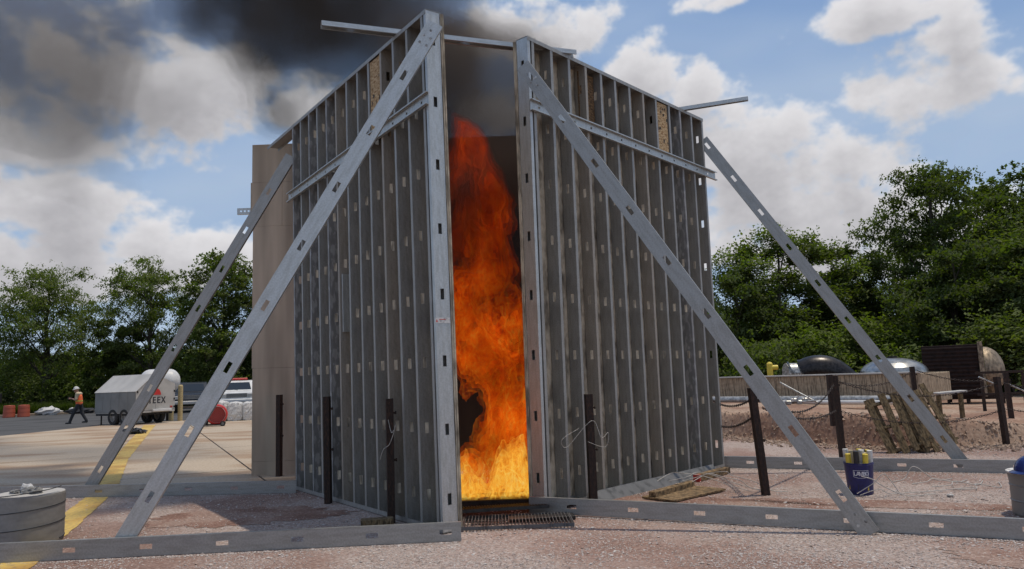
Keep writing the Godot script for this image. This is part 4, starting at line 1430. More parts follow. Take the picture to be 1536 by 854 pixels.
	for e in [[-0.075, 0.20, -0.075, 0.265], [0.075, 0.20, 0.075, 0.265], [-0.075, 0.265, 0.075, 0.265], [-0.075, 0.20, -0.03, 0.188], [0.075, 0.20, 0.03, 0.188], [-0.03, 0.188, 0.03, 0.188]]:
		var pts := []
		for q in 6:
			var x: float = lerpf(e[0], e[2], q / 5.0)
			var y: float = lerpf(e[1], e[3], q / 5.0)
			var rad := 0.122 + 0.021 * (y - 0.012) / 0.323 + 0.001
			var an := x / rad - 0.72
			pts.append(Vector3(sin(an) * rad, y, cos(an) * rad))
		ol.tube(pts, 0.0022, 4)
	put(bk, "badge_outline", ol.mesh(), M.white_print)
	for k in 3:
		var c := Vector3(3.6, 0.02, -7.72)
		var pts = [[c + Vector3(-0.16, 0.02, 0.02), c + Vector3(0.0, 0.12, 0.05), c + Vector3(0.10, 0.21, 0.06), c + Vector3(0.2, 0.14, 0.0), c + Vector3(0.28, 0.0, 0.02)], [c + Vector3(-0.12, 0.0, 0.0), c + Vector3(0.05, 0.06, 0.05), c + Vector3(0.22, 0.0, -0.02), c + Vector3(0.7, 0.0, -0.1), c + Vector3(1.2, 0.0, -0.25)], [c + Vector3(-0.1, 0.19, 0.02), c + Vector3(0.0, 0.16, 0.05), c + Vector3(0.08, 0.10, 0.06), c + Vector3(0.3, 0.0, 0.1), c + Vector3(0.62, 0.0, 0.06)]][k]
		wire("loose_wire", pts, 0.0045, M.wire, ["pale wire looped over the front of the blue bucket", "pale wire trailing right from the foot of the blue bucket", "pale wire hanging down the face of the blue bucket"][k])
	for k in 4:
		var c := Vector3(4.55 + 0.1 * k, 0.012, -8.7 + 0.22 * k)
		wire("loose_wire", [c + Vector3(-0.3, 0.0, 0.12), c + Vector3(-0.1, 0.01, 0.06 * k), c + Vector3(0.02, 0.14 if k == 0 else 0.03, 0.0), c + Vector3(0.2, 0.0, 0.1), c + Vector3(0.42, 0.0, 0.05 - 0.1 * k)], 0.005, M.wire, ["pale wire bent upright before the far right base rail", "pale wire lying on gravel left of the grey drum", "short pale wire on the gravel between the right base rails", "pale wire curling near the near right base rail"][k])
	# grey drum with a blue hard hat at the right edge
	var d2 := thing("grey_drum", "grey metal drum cut by the right edge of the photo", "drum", Vector3(4.56, 0, -6.52))
	var dm2 := MB.new()
	dm2.lathe([Vector2(0, 0.002), Vector2(0.27, 0.002), Vector2(0.275, 0.015), Vector2(0.275, 0.12), Vector2(0.282, 0.128), Vector2(0.275, 0.136), Vector2(0.275, 0.25), Vector2(0.282, 0.258), Vector2(0.275, 0.266), Vector2(0.285, 0.355), Vector2(0.29, 0.36)], 40)
	put(d2, "shell", dm2.mesh(), M.grey_and_shade_paint)
	var lid2 := MB.new()
	lid2.lathe([Vector2(0.292, 0.3605), Vector2(0.292, 0.372), Vector2(0.27, 0.374), Vector2(0.0, 0.370)], 40)
	put(d2, "lid", lid2.mesh(), M.white_cloth)
	var hat := thing("blue_helmet", "glossy dark blue helmet lying on the grey drum at the right edge", "helmet", Vector3(4.37, 0.376, -6.42))
	var hm := MB.new()
	var hp := []
	for k in 9:
		var a := PI * 0.5 * k / 8.0
		hp.append(Vector2(cos(a) * 0.13, sin(a) * 0.15))
	hm.lathe(hp, 28)
	put(hat, "shell", hm.mesh(), M.bright_blue)
	var brim := MB.new()
	brim.lathe([Vector2(0.128, 0.02), Vector2(0.165, 0.004), Vector2(0.165, 0.0), Vector2(0.128, 0.008)], 28)
	put(hat, "brim", brim.mesh(), M.bright_blue)
	# small litter
	for k in 3:
		var lt := MB.new()
		lt.box(Vector3(-0.03, 0, -0.02), Vector3(0.03, 0.025, 0.02), Transform3D.IDENTITY, 0.008)
		lt.box(Vector3(-0.005, 0.01, -0.03), Vector3(0.035, 0.03, 0.0), Transform3D(Basis(Vector3.UP, 0.7), Vector3.ZERO), 0.008)
		tag(put(self, "paper_scrap", lt.mesh(), M.white_cloth, Transform3D(Basis(Vector3.UP, k * 1.3), [Vector3(2.42, 0.004, -7.05), Vector3(3.86, 0.15, -9.88), Vector3(4.3, 0.004, -7.55)][k])), ["white paper scrap on the gravel before the right base rail", "white paper scrap caught on the far right base rail", "white paper scrap lying left of the grey drum"][k], "litter")

func label_text(t: Node3D, text: String, height: float, xf: Transform3D, m: Material, bend := 0.0, called := "lettering", italic := false) -> void:
	var f := SystemFont.new()
	f.font_names = PackedStringArray(["Droid Sans"])
	f.font_weight = 700
	f.font_italic = italic
	var tm := TextMesh.new()
	tm.text = text
	tm.font = f
	tm.font_size = 48
	tm.pixel_size = height / 34.0
	tm.depth = 0.003
	put(t, called, tm, m, xf)

# ---------------------------------------------------------------- left: trailer, tank, trucks, person
func wheel(t: Node3D, at: Vector3, axis: Vector3, r: float, w: float) -> void:
	var y := axis.normalized()
	var x := y.cross(Vector3.UP).normalized()
	var xf := Transform3D(Basis(x, y, x.cross(y)), at - y * w * 0.5)
	var tm := MB.new()
	tm.lathe([Vector2(r * 0.6, 0.0), Vector2(r * 0.9, 0.0), Vector2(r, w * 0.18), Vector2(r, w * 0.82), Vector2(r * 0.9, w), Vector2(r * 0.6, w)], 28, xf)
	var wh := Node3D.new()
	wh.name = "wheel"
	t.add_child(wh, true)
	put(wh, "tyre", tm.mesh(), M.rubber)
	var rm := MB.new()
	rm.lathe([Vector2(0, w * 0.3), Vector2(r * 0.2, w * 0.25), Vector2(r * 0.25, w * 0.45), Vector2(r * 0.5, w * 0.5), Vector2(r * 0.6, w * 0.1)], 20, xf)
	rm.lathe([Vector2(r * 0.6, w * 0.9), Vector2(r * 0.5, w * 0.6), Vector2(r * 0.25, w * 0.6), Vector2(r * 0.2, w * 0.8), Vector2(0, w * 0.75)], 20, xf)
	put(wh, "rim", rm.mesh(), M.grey_and_shade_paint)

func build_left_side() -> void:
	var up := Vector3.UP
	# the wedge-roofed trailer
	var tr := thing("utility_trailer", "grey wedge-roofed trailer with black lettering and a red emblem", "trailer", Vector3(-15.05, 0, -29.3))
	var el := Vector3(-0.88, 0, -0.475)          # along the shaded side
	var et := Vector3(0.475, 0, -0.88)           # along the lettered end
	tr.basis = Basis(et, up, et.cross(up))       # x along the lettered end, z out of... the shaded side lies along -z
	var zl := 1.0 if et.cross(up).dot(el) > 0.0 else -1.0
	var prof := PackedVector2Array([Vector2(0, 0.47), Vector2(1.75, 0.47), Vector2(1.75, 1.60), Vector2(0.90, 1.99), Vector2(0.78, 2.0), Vector2(0, 1.33)])
	var body := MB.new()
	body.prism(Vector3.ZERO, Vector3.RIGHT, up, Vector3(0, 0, zl * 2.65), prof)
	put(tr, "body", body.mesh(), M.pale_paint)
	var side := MB.new()
	side.box(Vector3(-0.012, 0.49, zl * 0.02), Vector3(-0.001, 1.31, zl * 2.63), Transform3D.IDENTITY, 0.004)
	put(tr, "shade_toned_side", side.mesh(), M.grey_and_shade_paint)  # shade of the side away from the sun put into darker grey, ribs included
	var roof := MB.new()
	var rd := Vector3(0.78, 0.67, 0).normalized()
	var rn := Vector3(-rd.y, rd.x, 0)
	var rx := Transform3D(Basis(rd, rn, Vector3(0, 0, 1)), Vector3(0, 1.33, 0))
	roof.box(Vector3(-0.03, 0.002, -zl * 0.03), Vector3(1.03, 0.02, zl * 2.68), rx, 0.004)
	put(tr, "sloped_roof", roof.mesh(), M.pale_paint)
	var fr := MB.new()
	fr.box(Vector3(0.02, 0.38, zl * 0.05), Vector3(0.10, 0.468, zl * 2.6))
	fr.box(Vector3(1.6, 0.38, zl * 0.05), Vector3(1.68, 0.468, zl * 2.6))
	fr.box(Vector3(0.1, 0.38, zl * 0.08), Vector3(1.6, 0.46, zl * 0.16))
	fr.box(Vector3(0.1, 0.38, zl * 2.45), Vector3(1.6, 0.46, zl * 2.55))
	put(tr, "chassis", fr.mesh(), M.dark_iron)
	var bump := MB.new()
	bump.box(Vector3(0.7, 0.50, -zl * 0.10), Vector3(1.55, 0.60, -zl * 0.01), Transform3D.IDENTITY, 0.01)
	put(tr, "bumper", bump.mesh(), M.white_paint)
	wheel(tr, Vector3(0.08, 0.33, zl * 1.45), Vector3.RIGHT, 0.33, 0.2)
	wheel(tr, Vector3(0.08, 0.33, zl * 0.72), Vector3.RIGHT, 0.33, 0.2)
	wheel(tr, Vector3(1.55, 0.33, zl * 0.72), Vector3.RIGHT, 0.33, 0.2)
	wheel(tr, Vector3(1.55, 0.33, zl * 1.45), Vector3.RIGHT, 0.33, 0.2)
	var jk := MB.new()
	jk.tube([Vector3(0.1, 0.02, zl * 2.35), Vector3(0.1, 0.46, zl * 2.35)], 0.03, 8)
	jk.box(Vector3(0.02, 0.0, zl * 2.35 - 0.08), Vector3(0.18, 0.02, zl * 2.35 + 0.08))
	put(tr, "jack", jk.mesh(), M.dark_iron)
	var tb := MB.new()
	tb.box(Vector3(0.75, 0.40, zl * 2.6), Vector3(0.95, 0.48, zl * 3.5))
	put(tr, "tow_bar", tb.mesh(), M.dark_iron)
	var face := Transform3D(Basis(Vector3.RIGHT, up, Vector3(0, 0, -zl)) if zl < 0.0 else Basis(Vector3.LEFT, up, Vector3(0, 0, -1)), Vector3(0.92, 0.95, -zl * 0.004))
	label_text(tr, "TEEX", 0.25, face, M.lettering, 0.0, "lettering", true)
	var em := MB.new()                            # rounded red emblem
	var eo := PackedVector2Array()
	for k in 17:
		var a := PI * k / 16.0
		eo.append(Vector2(cos(a) * 0.24, sin(a) * 0.27))
	em.prism(Vector3(0.86, 1.16, -zl * 0.004), Vector3.RIGHT, up, Vector3(0, 0, -zl * 0.006), eo)
	put(tr, "red_emblem", em.mesh(), M.bright_red)
	for k in 2:                                   # rear doors' edges, hinges, tail lamps
		var tl := MB.new()
		tl.box(Vector3(0.10 + 1.42 * k, 0.62, -zl * 0.02), Vector3(0.22 + 1.42 * k, 0.70, -zl * 0.001), Transform3D.IDENTITY, 0.006)
		put(tr, "tail_lamp", tl.mesh(), M.dull_red)
		for q in 3:
			var hg := MB.new()
			hg.box(Vector3(0.03 + 1.66 * k, 0.62 + 0.32 * q, -zl * 0.014), Vector3(0.09 + 1.66 * k, 0.70 + 0.32 * q, -zl * 0.001))
			put(tr, "hinge", hg.mesh(), M.dark_iron)
	var seam := MB.new()
	seam.box(Vector3(0.872, 0.56, -zl * 0.006), Vector3(0.878, 0.80, -zl * 0.001))
	seam.box(Vector3(0.02, 0.555, -zl * 0.006), Vector3(1.73, 0.562, -zl * 0.001))
	put(tr, "door_edge", seam.mesh(), M.dark_iron)
	for q in 4:
		var rb := MB.new()
		rb.box(Vector3(-0.018, 0.50, zl * (0.52 + 0.53 * q)), Vector3(-0.0125, 1.30, zl * (0.535 + 0.53 * q)))
		put(tr, "side_rib", rb.mesh(), M.grey_and_shade_paint)
	# white tank behind the trailer
	var tk := thing("white_tank", "white round-ended tank on legs behind the grey trailer", "tank", Vector3(-15.9, 0, -33.0))
	tk.rotation.y = 0.35
	var tp := []
	for k in 9:
		var a := PI * 0.5 * k / 8.0
		tp.append(Vector2(sin(a) * 0.54, -0.38 - cos(a) * 0.46))
	for k in 9:
		var a := PI * 0.5 * k / 8.0
		tp.append(Vector2(cos(a) * 0.54, 0.38 + sin(a) * 0.46))
	var tm := MB.new()
	tm.lathe(tp, 36, Transform3D(Basis(Vector3(0, 0, 1), -PI / 2), Vector3(0, 1.74, 0)))
	put(tk, "shell", tm.mesh(), M.white_paint)
	for s in [-0.36, 0.36]:
		var lg := MB.new()
		lg.box(Vector3(s - 0.05, 0.0, -0.36), Vector3(s + 0.05, 1.32, -0.26))
		lg.box(Vector3(s - 0.05, 0.0, 0.26), Vector3(s + 0.05, 1.32, 0.36))
		lg.box(Vector3(s - 0.05, 1.10, -0.255), Vector3(s + 0.05, 1.18, 0.255))
		put(tk, "leg", lg.mesh(), M.dark_iron)
	var vl := MB.new()
	vl.tube([Vector3(0.35, 1.75, 0.48), Vector3(0.35, 1.75, 0.64)], 0.05, 10)
	vl.tube([Vector3(0.35, 1.75, 0.61), Vector3(0.10, 1.80, 0.66)], 0.03, 8)
	vl.tube([Vector3(0.55, 1.60, 0.42), Vector3(0.55, 1.60, 0.56)], 0.07, 10)
	put(tk, "valve", vl.mesh(), M.dark_iron)
	for k in 2:
		var mb := MB.new()
		var h: float = [1.46, 1.52][k]
		mb.lathe([Vector2(0, h + 0.03), Vector2(0.06, h + 0.02), Vector2(0.095, h - 0.02), Vector2(0.10, h - 0.06), Vector2(0.10, 0.0)], 20)
		tag(put(self, "bollard", mb.mesh(), M.cream_paint, Transform3D(Basis.IDENTITY, [Vector3(-15.22, 0.0, -32.7), Vector3(-14.42, 0.0, -31.8)][k])), ["left one of two cream bollards beside the grey trailer", "right one of two cream bollards beside the grey trailer"][k], "bollard", "cream bollards")
	truck(Vector3(-20.0, -0.01, -45.4), 0.42, true)
	truck(Vector3(-17.35, -0.01, -46.0), 0.36, false)
	# white bulk bags
	for k in 3:
		var mb := MB.new()
		var c := Vector3([-11.98, -11.42, -10.9][k], 0.0, -30.0 - 0.12 * k)
		var nn := noise(700 + k, 2.6, 3)
		var hh: float = [0.80, 0.74, 0.72][k]
		for f in 6:
			for i in 8:
				for j in 8:
					var q := []
					for e in [[0, 0], [1, 0], [1, 1], [0, 1]]:
						var a = -1.0 + 2.0 * (i + e[0]) / 8.0
						var b = -1.0 + 2.0 * (j + e[1]) / 8.0
						var d: Vector3 = [Vector3(1, a, b), Vector3(-1, a, b), Vector3(a, 1, b), Vector3(a, -1, b), Vector3(a, b, 1), Vector3(a, b, -1)][f]
						var r := d.normalized() * 1.25
						d = d.lerp(r, 0.45)
						d *= 1.0 + 0.10 * nn.get_noise_3dv(d * 1.2)
						q.append(Vector3(d.x * 0.29, hh * 0.5 * (d.y + 1.0), d.z * 0.3))
					mb.quad(q[0], q[1], q[2], q[3], (q[0] + q[2]) * 0.5 - Vector3(0, hh * 0.5, 0))
		tag(put(self, "bulk_bag", mb.mesh(), M.white_cloth, Transform3D(Basis(up, 0.3 * k), c)), ["leftmost white bulk bag, half behind the red fan", "middle white bulk bag under the rescue truck", "rightmost white bulk bag next to the tan wall"][k], "bag", "white bulk bags")
	var pad := MB.new()
	pad.box(Vector3(-0.95, 0.0145, -0.4), Vector3(0.95, 0.03, 0.4))
	# red blower fan
	var fan := thing("blower_fan", "round red blower fan on a wheeled frame before the white bags", "fan", Vector3(-10.62, 0.014, -26.3))
	fan.rotation.y = 0.35
	fan.scale = Vector3.ONE * 1.12
	var fz := Transform3D(Basis(Vector3.RIGHT, PI / 2), Vector3(0, 0.36, 0))
	var sh := MB.new()
	sh.lathe([Vector2(0.27, -0.16), Vector2(0.31, -0.14), Vector2(0.325, -0.05), Vector2(0.325, 0.05), Vector2(0.31, 0.14), Vector2(0.27, 0.16), Vector2(0.26, 0.10), Vector2(0.26, -0.10), Vector2(0.27, -0.16)], 32, fz)
	put(fan, "shroud", sh.mesh(), M.bright_red)
	for k in 6:
		var bl := MB.new()
		var a := TAU * k / 6.0
		bl.box(Vector3(0.03, -0.05, -0.004), Vector3(0.25, 0.05, 0.004), Transform3D(Basis(Vector3(0, 0, 1), a) * Basis(Vector3.RIGHT, 0.5), Vector3(0, 0.36, 0)))
		put(fan, "blade", bl.mesh(), M.dull_red)
	var gd := MB.new()
	for k in 5:
		gd.tube(Array(gd.ring(Vector3(0, 0.36, 0.17), Vector3(0, 0, 1), 0.05 + 0.05 * k, 24)) + [gd.ring(Vector3(0, 0.36, 0.17), Vector3(0, 0, 1), 0.05 + 0.05 * k, 24)[0]], 0.004, 4)
	gd.lathe([Vector2(0.25, -0.005), Vector2(0.0, -0.005), Vector2(0.0, 0.005), Vector2(0.25, 0.005)], 24, Transform3D(Basis(Vector3.RIGHT, PI / 2), Vector3(0, 0.36, 0.06)))
	put(fan, "guard", gd.mesh(), M.dull_red)
	var ff := MB.new()
	ff.box(Vector3(-0.55, 0.03, -0.2), Vector3(0.25, 0.07, -0.15))
	ff.box(Vector3(-0.55, 0.03, 0.15), Vector3(0.25, 0.07, 0.2))
	ff.box(Vector3(-0.52, 0.07, -0.16), Vector3(-0.25, 0.32, 0.16), Transform3D.IDENTITY, 0.02)
	ff.tube([Vector3(-0.5, 0.07, 0.17), Vector3(-0.5, 0.55, 0.17), Vector3(-0.5, 0.55, -0.17), Vector3(-0.5, 0.07, -0.17)], 0.018, 6)
	put(fan, "frame", ff.mesh(), M.dark_iron)
	wheel(fan, Vector3(0.18, 0.08, 0.24), Vector3(0, 0, 1), 0.08, 0.05)
	wheel(fan, Vector3(0.18, 0.08, -0.24), Vector3(0, 0, 1), 0.08, 0.05)
	# orange barrels and what lies at the kerb
	for k in 2:
		var b := thing("traffic_barrel", ["left one of two orange barrels at the asphalt's edge", "right one of two orange barrels at the asphalt's edge"][k], "barrel", Vector3([-31.7, -30.98][k], -0.01, [-46.3, -46.6][k]), "orange barrels")
		var hs := [0.0, 0.27, 0.52, 0.74, 0.76]
		for q in 3:
			var mb := MB.new()
			var r := 0.33 - 0.012 * q
			mb.lathe([Vector2(r, hs[q]), Vector2(r + 0.01, hs[q] + 0.04), Vector2(r - 0.005, hs[q + 1] - 0.01), Vector2(r - 0.02, hs[q + 1])] + ([Vector2(0, 0.76)] if q == 2 else []), 24)
			put(b, "band", mb.mesh(), M.orange_plastic)
	var heaps := [["white_sack", Vector3(-30.9, 0, -48.9), "white_cloth", Vector3(0.7, 0.28, 0.4), "white sack lying by the kerb beside the orange barrels"], ["white_sack", Vector3(-30.0, 0, -50.2), "white_cloth", Vector3(0.35, 0.22, 0.3), "small white sack lying at the kerb among the weeds"], ["black_sack", Vector3(-29.2, 0, -49.6), "black_plastic", Vector3(0.9, 0.2, 0.35), "black sack lying by the kerb between the barrels and the walker"], ["white_sack", Vector3(-28.2, 0, -50.4), "drum_fibre", Vector3(0.5, 0.16, 0.3), "pale flat sack at the kerb, right of the black sack"], ["dark_debris", Vector3(-12.1, 0.014, -23.3), "black_plastic", Vector3(0.40, 0.10, 0.22), "dark heap of straps on the concrete left of the yellow line"]]
	for hp in heaps:
		var nn := noise(hash(hp[4]) % 1000, 2.2, 3)
		var mb := MB.new()
		for i in 8:
			for k in 14:
				var q := []
				for e in [[0, 0], [1, 0], [1, 1], [0, 1]]:
					var th = PI * (i + e[0]) / 8.0
					var ph = TAU * ((k + e[1]) % 14) / 14.0
					var dv := Vector3(sin(th) * cos(ph), cos(th), sin(th) * sin(ph))
					q.append(dv * hp[3] * (1.0 + 0.8 * nn.get_noise_3dv(dv)) + Vector3(0, hp[3].y * 0.75, 0))
				mb.quad(q[0], q[1], q[2], q[3], (q[0] + q[2]) * 0.5 - Vector3(0, hp[3].y * 0.75, 0))
		if hp[0] == "dark_debris":
			for k in 5:
				mb.tube([Vector3(-0.3 + 0.1 * k, 0.1, 0), Vector3(-0.2 + 0.14 * k, 0.16 + 0.03 * (k % 2), 0.1), Vector3(0.0 + 0.14 * k, 0.03, 0.16)], 0.018, 5)
		tag(put(self, hp[0], mb.mesh(), M[hp[2]], Transform3D(Basis.IDENTITY, hp[1])), hp[4], "sack" if hp[0] != "dark_debris" else "straps")
	person()
	# dark pole end at the very left edge
	var pole := MB.new()
	pole.tube([Vector3(0, 0, 0), Vector3(0, 1.5, 0)], 0.09, 10)
	pole.box(Vector3(-0.16, 0.9, -0.12), Vector3(0.16, 1.5, 0.12), Transform3D.IDENTITY, 0.03)
	tag(put(self, "dark_cabinet_post", pole.mesh(), M.dark_iron, Transform3D(Basis.IDENTITY, Vector3(-32.9, 0, -47.0))), "dark post with a box at the very left edge, beside the barrels", "post")

func truck(at: Vector3, turn: float, dark: bool) -> void:
	var t := thing("pickup_truck" if dark else "rescue_truck", "dark pickup truck facing the yard, behind the cream bollards" if dark else "white truck with a red light bar, beyond the white bags", "truck", at)
	t.rotation.y = turn
	var m: Material = M.dark_blue_car if dark else M.white_paint
	# x across, z forwards
	var b := MB.new()
	var side := PackedVector2Array([Vector2(-2.7, 0.5), Vector2(2.45, 0.5), Vector2(2.55, 0.62), Vector2(2.5, 1.02), Vector2(2.35, 1.10), Vector2(1.15, 1.18), Vector2(0.55, 1.72), Vector2(0.3, 1.78), Vector2(-0.7, 1.78), Vector2(-0.95, 1.70), Vector2(-1.05, 1.15), Vector2(-2.7, 1.15)])
	b.prism(Vector3(-0.92, 0, 0), Vector3(0, 0, 1), Vector3.UP, Vector3(1.84, 0, 0), side)
	put(t, "body", b.mesh(), m)
	var ws := MB.new()
	var n := Vector3(0, 0.6, 0.54).normalized()
	var wu := Vector3(0, 0.54, -0.6).normalized()
	ws.prism(Vector3(0, 1.21, 1.125) + n * 0.004, Vector3.RIGHT, wu, n * 0.006, PackedVector2Array([Vector2(-0.82, 0.02), Vector2(0.82, 0.02), Vector2(0.72, 0.66), Vector2(-0.72, 0.66)]))
	put(t, "windscreen", ws.mesh(), M.car_glass)
	for s in [-1.0, 1.0]:
		var sg := MB.new()
		sg.prism(Vector3(s * 0.921, 0, 0), Vector3(0, 0, 1), Vector3.UP, Vector3(s * 0.005, 0, 0), PackedVector2Array([Vector2(-0.85, 1.2), Vector2(0.95, 1.2), Vector2(0.5, 1.64), Vector2(-0.8, 1.68)]))
		put(t, "side_window", sg.mesh(), M.car_glass)
		var hl := MB.new()
		hl.box(Vector3(s * 0.60, 0.78, 2.50), Vector3(s * 0.88, 0.98, 2.56), Transform3D.IDENTITY, 0.02)
		put(t, "headlight", hl.mesh(), M.pale_paint)
		var mr := MB.new()
		mr.box(Vector3(s * 0.93, 1.15, 0.8), Vector3(s * 1.18, 1.36, 0.9), Transform3D.IDENTITY, 0.03)
		put(t, "mirror", mr.mesh(), M.black_plastic)
		wheel(t, Vector3(s * 0.80, 0.39, 1.65), Vector3.RIGHT, 0.39, 0.26)
		wheel(t, Vector3(s * 0.80, 0.39, -1.75), Vector3.RIGHT, 0.39, 0.26)
	var gr := MB.new()
	gr.box(Vector3(-0.57, 0.76, 2.505), Vector3(0.57, 1.0, 2.545), Transform3D.IDENTITY, 0.01)
	put(t, "grille", gr.mesh(), M.black_plastic)
	for k in 4:
		var gb := MB.new()
		gb.box(Vector3(-0.56, 0.79 + 0.055 * k, 2.546), Vector3(0.56, 0.81 + 0.055 * k, 2.555))
		put(t, "grille_bar", gb.mesh(), M.pale_paint)
	var bp := MB.new()
	bp.box(Vector3(-0.95, 0.48, 2.5), Vector3(0.95, 0.68, 2.68), Transform3D.IDENTITY, 0.04)
	put(t, "bumper", bp.mesh(), M.pale_paint if dark else M.white_paint)
	if not dark:
		var lb := MB.new()
		lb.box(Vector3(-0.62, 1.80, 0.05), Vector3(0.62, 1.93, 0.35), Transform3D.IDENTITY, 0.04)
		put(t, "light_bar", lb.mesh(), M.bright_red)
		var pn := MB.new()
		pn.box(Vector3(-0.06, 1.2, 1.05), Vector3(0.06, 1.215, 1.15))
		put(t, "bonnet_badge", pn.mesh(), M.pale_paint)

func person() -> void:
	# walks to the left, looking down at something held in both hands; faces -x
	var t := thing("person", "person in an orange vest, dark trousers and pale hard hat walking left", "person", Vector3(-19.83, -0.01, -33.62))
	t.rotation.y = 0.25
	t.scale = Vector3.ONE * 0.93
	var v := func(x: float, y: float, z: float) -> Vector3: return Vector3(x, y, z)
	var hip_l: Vector3 = v.call(-0.02, 0.90, 0.10)
	var hip_r: Vector3 = v.call(0.02, 0.90, -0.10)
	var knee_l: Vector3 = v.call(-0.22, 0.50, 0.11)
	var knee_r: Vector3 = v.call(0.10, 0.48, -0.11)
	var ank_l: Vector3 = v.call(-0.36, 0.10, 0.11)
	var ank_r: Vector3 = v.call(0.30, 0.12, -0.11)
	var chest: Vector3 = v.call(-0.05, 1.28, 0)
	var neck: Vector3 = v.call(-0.08, 1.45, 0)
	var head: Vector3 = v.call(-0.15, 1.60, 0)
	var sh_l: Vector3 = v.call(-0.06, 1.40, 0.19)
	var sh_r: Vector3 = v.call(-0.06, 1.40, -0.19)
	var el_l: Vector3 = v.call(-0.10, 1.13, 0.24)
	var el_r: Vector3 = v.call(-0.10, 1.13, -0.24)
	var wr_l: Vector3 = v.call(-0.33, 1.20, 0.09)
	var wr_r: Vector3 = v.call(-0.33, 1.20, -0.09)
	var g := Grid.new(Vector3(-0.55, 0.0, -0.36), Vector3(0.5, 1.78, 0.36), 0.022)
	g.capsules([[hip_l, knee_l, 0.07, 0.05], [knee_l, ank_l, 0.05, 0.035], [hip_r, knee_r, 0.07, 0.05], [knee_r, ank_r, 0.05, 0.035], [(hip_l + hip_r) * 0.5, chest, 0.11, 0.12], [chest, neck, 0.10, 0.055], [neck, head, 0.052, 0.06], [head, head + Vector3(-0.015, 0.03, 0), 0.088, 0.095], [head + Vector3(-0.09, -0.02, 0), head + Vector3(-0.108, -0.03, 0), 0.02, 0.012], [head + Vector3(-0.05, -0.08, 0), head + Vector3(-0.07, -0.085, 0), 0.045, 0.03], [sh_l, el_l, 0.052, 0.042], [el_l, wr_l, 0.04, 0.028], [sh_r, el_r, 0.052, 0.042], [el_r, wr_r, 0.04, 0.028]], 0.012)
	var bm := g.surface(0.0)
	for side in [-1.0, 1.0]:
		var wr: Vector3 = wr_l if side > 0.0 else wr_r
		var hg := Grid.new(wr + Vector3(-0.19, -0.07, -0.09), wr + Vector3(0.03, 0.07, 0.09), 0.006)
		var bones := [[wr, wr + Vector3(-0.09, 0.005, -side * 0.03), 0.026, 0.03]]
		for f in 4:
			var k := wr + Vector3(-0.085, 0.024 - 0.016 * f, -side * 0.03)
			var l: float = [0.032, 0.036, 0.034, 0.027][f]
			bones.append([k, k + Vector3(-l, 0.004, -side * 0.008), 0.010, 0.009])
			bones.append([k + Vector3(-l, 0.004, -side * 0.008), k + Vector3(-l * 1.5, 0, -side * (0.008 + l * 0.7)), 0.009, 0.008])
		bones.append([wr + Vector3(-0.04, 0.02, -side * 0.02), wr + Vector3(-0.075, 0.05, -side * 0.035), 0.012, 0.010])
		bones.append([wr + Vector3(-0.075, 0.05, -side * 0.035), wr + Vector3(-0.10, 0.052, -side * 0.06), 0.010, 0.008])
		hg.capsules(bones, 0.004)
		var hm := hg.surface(0.0)
		bm.v.append_array(hm.v)
		bm.n.append_array(hm.n)
		bm.uv.append_array(hm.uv)
	put(t, "body", bm.mesh(), M.skin)
	for s in [-1.0, 1.0]:
		var ey := MB.new()
		ey.lathe([Vector2(0, -0.011), Vector2(0.009, -0.006), Vector2(0.011, 0), Vector2(0.009, 0.006), Vector2(0, 0.011)], 10, Transform3D(Basis.IDENTITY, head + Vector3(-0.088, 0.012, s * 0.034)))
		put(t, "eye", ey.mesh(), M.lettering)
		var ea := MB.new()
		ea.box(head + Vector3(-0.01, -0.03, s * 0.092 - 0.008), head + Vector3(0.03, 0.03, s * 0.092 + 0.008), Transform3D.IDENTITY, 0.006)
		put(t, "ear", ea.mesh(), M.skin)
	var tg := Grid.new(Vector3(-0.5, 0.06, -0.25), Vector3(0.45, 1.1, 0.25), 0.022)
	tg.capsules([[hip_l, knee_l, 0.10, 0.075], [knee_l, ank_l, 0.075, 0.065], [hip_r, knee_r, 0.10, 0.075], [knee_r, ank_r, 0.075, 0.065], [(hip_l + hip_r) * 0.5, (hip_l + hip_r) * 0.5 + Vector3(-0.01, 0.12, 0), 0.13, 0.135]], 0.015)
	put(t, "trousers", tg.surface(0.0).mesh(), M.dark_cloth)
	var vg := Grid.new(Vector3(-0.35, 0.85, -0.36), Vector3(0.25, 1.56, 0.36), 0.022)
	vg.capsules([[(hip_l + hip_r) * 0.5 + Vector3(-0.01, 0.08, 0.06), chest + Vector3(0, 0, 0.06), 0.14, 0.145], [(hip_l + hip_r) * 0.5 + Vector3(-0.01, 0.08, -0.06), chest + Vector3(0, 0, -0.06), 0.14, 0.145], [sh_l, sh_r, 0.085, 0.085]], 0.015)
	put(t, "vest", vg.surface(0.0).mesh(), M.orange_vest)
	var sg := Grid.new(Vector3(-0.30, 1.05, -0.36), Vector3(0.2, 1.56, 0.36), 0.022)
	sg.capsules([[sh_l, sh_l.lerp(el_l, 0.8), 0.085, 0.066], [sh_r, sh_r.lerp(el_r, 0.8), 0.085, 0.066], [sh_l + Vector3(0.02, 0.02, 0), sh_r + Vector3(0.02, 0.02, 0), 0.095, 0.095]], 0.012)
	put(t, "shirt", sg.surface(0.0).mesh(), M.tan_cloth)
	var bd := MB.new()
	bd.lathe([Vector2(0.222, -0.03), Vector2(0.225, 0.03)], 24, Transform3D(Basis(Vector3(0.72, 0, 0), Vector3.UP, Vector3(0, 0, 1.0)), Vector3(-0.02, 1.08, 0)))
	put(t, "reflective_band", bd.mesh(), M.lime_band)
	var hat := MB.new()
	var hp := []
	for k in 8:
		var a := PI * 0.5 * k / 7.0
		hp.append(Vector2(cos(a) * 0.125, sin(a) * 0.13))
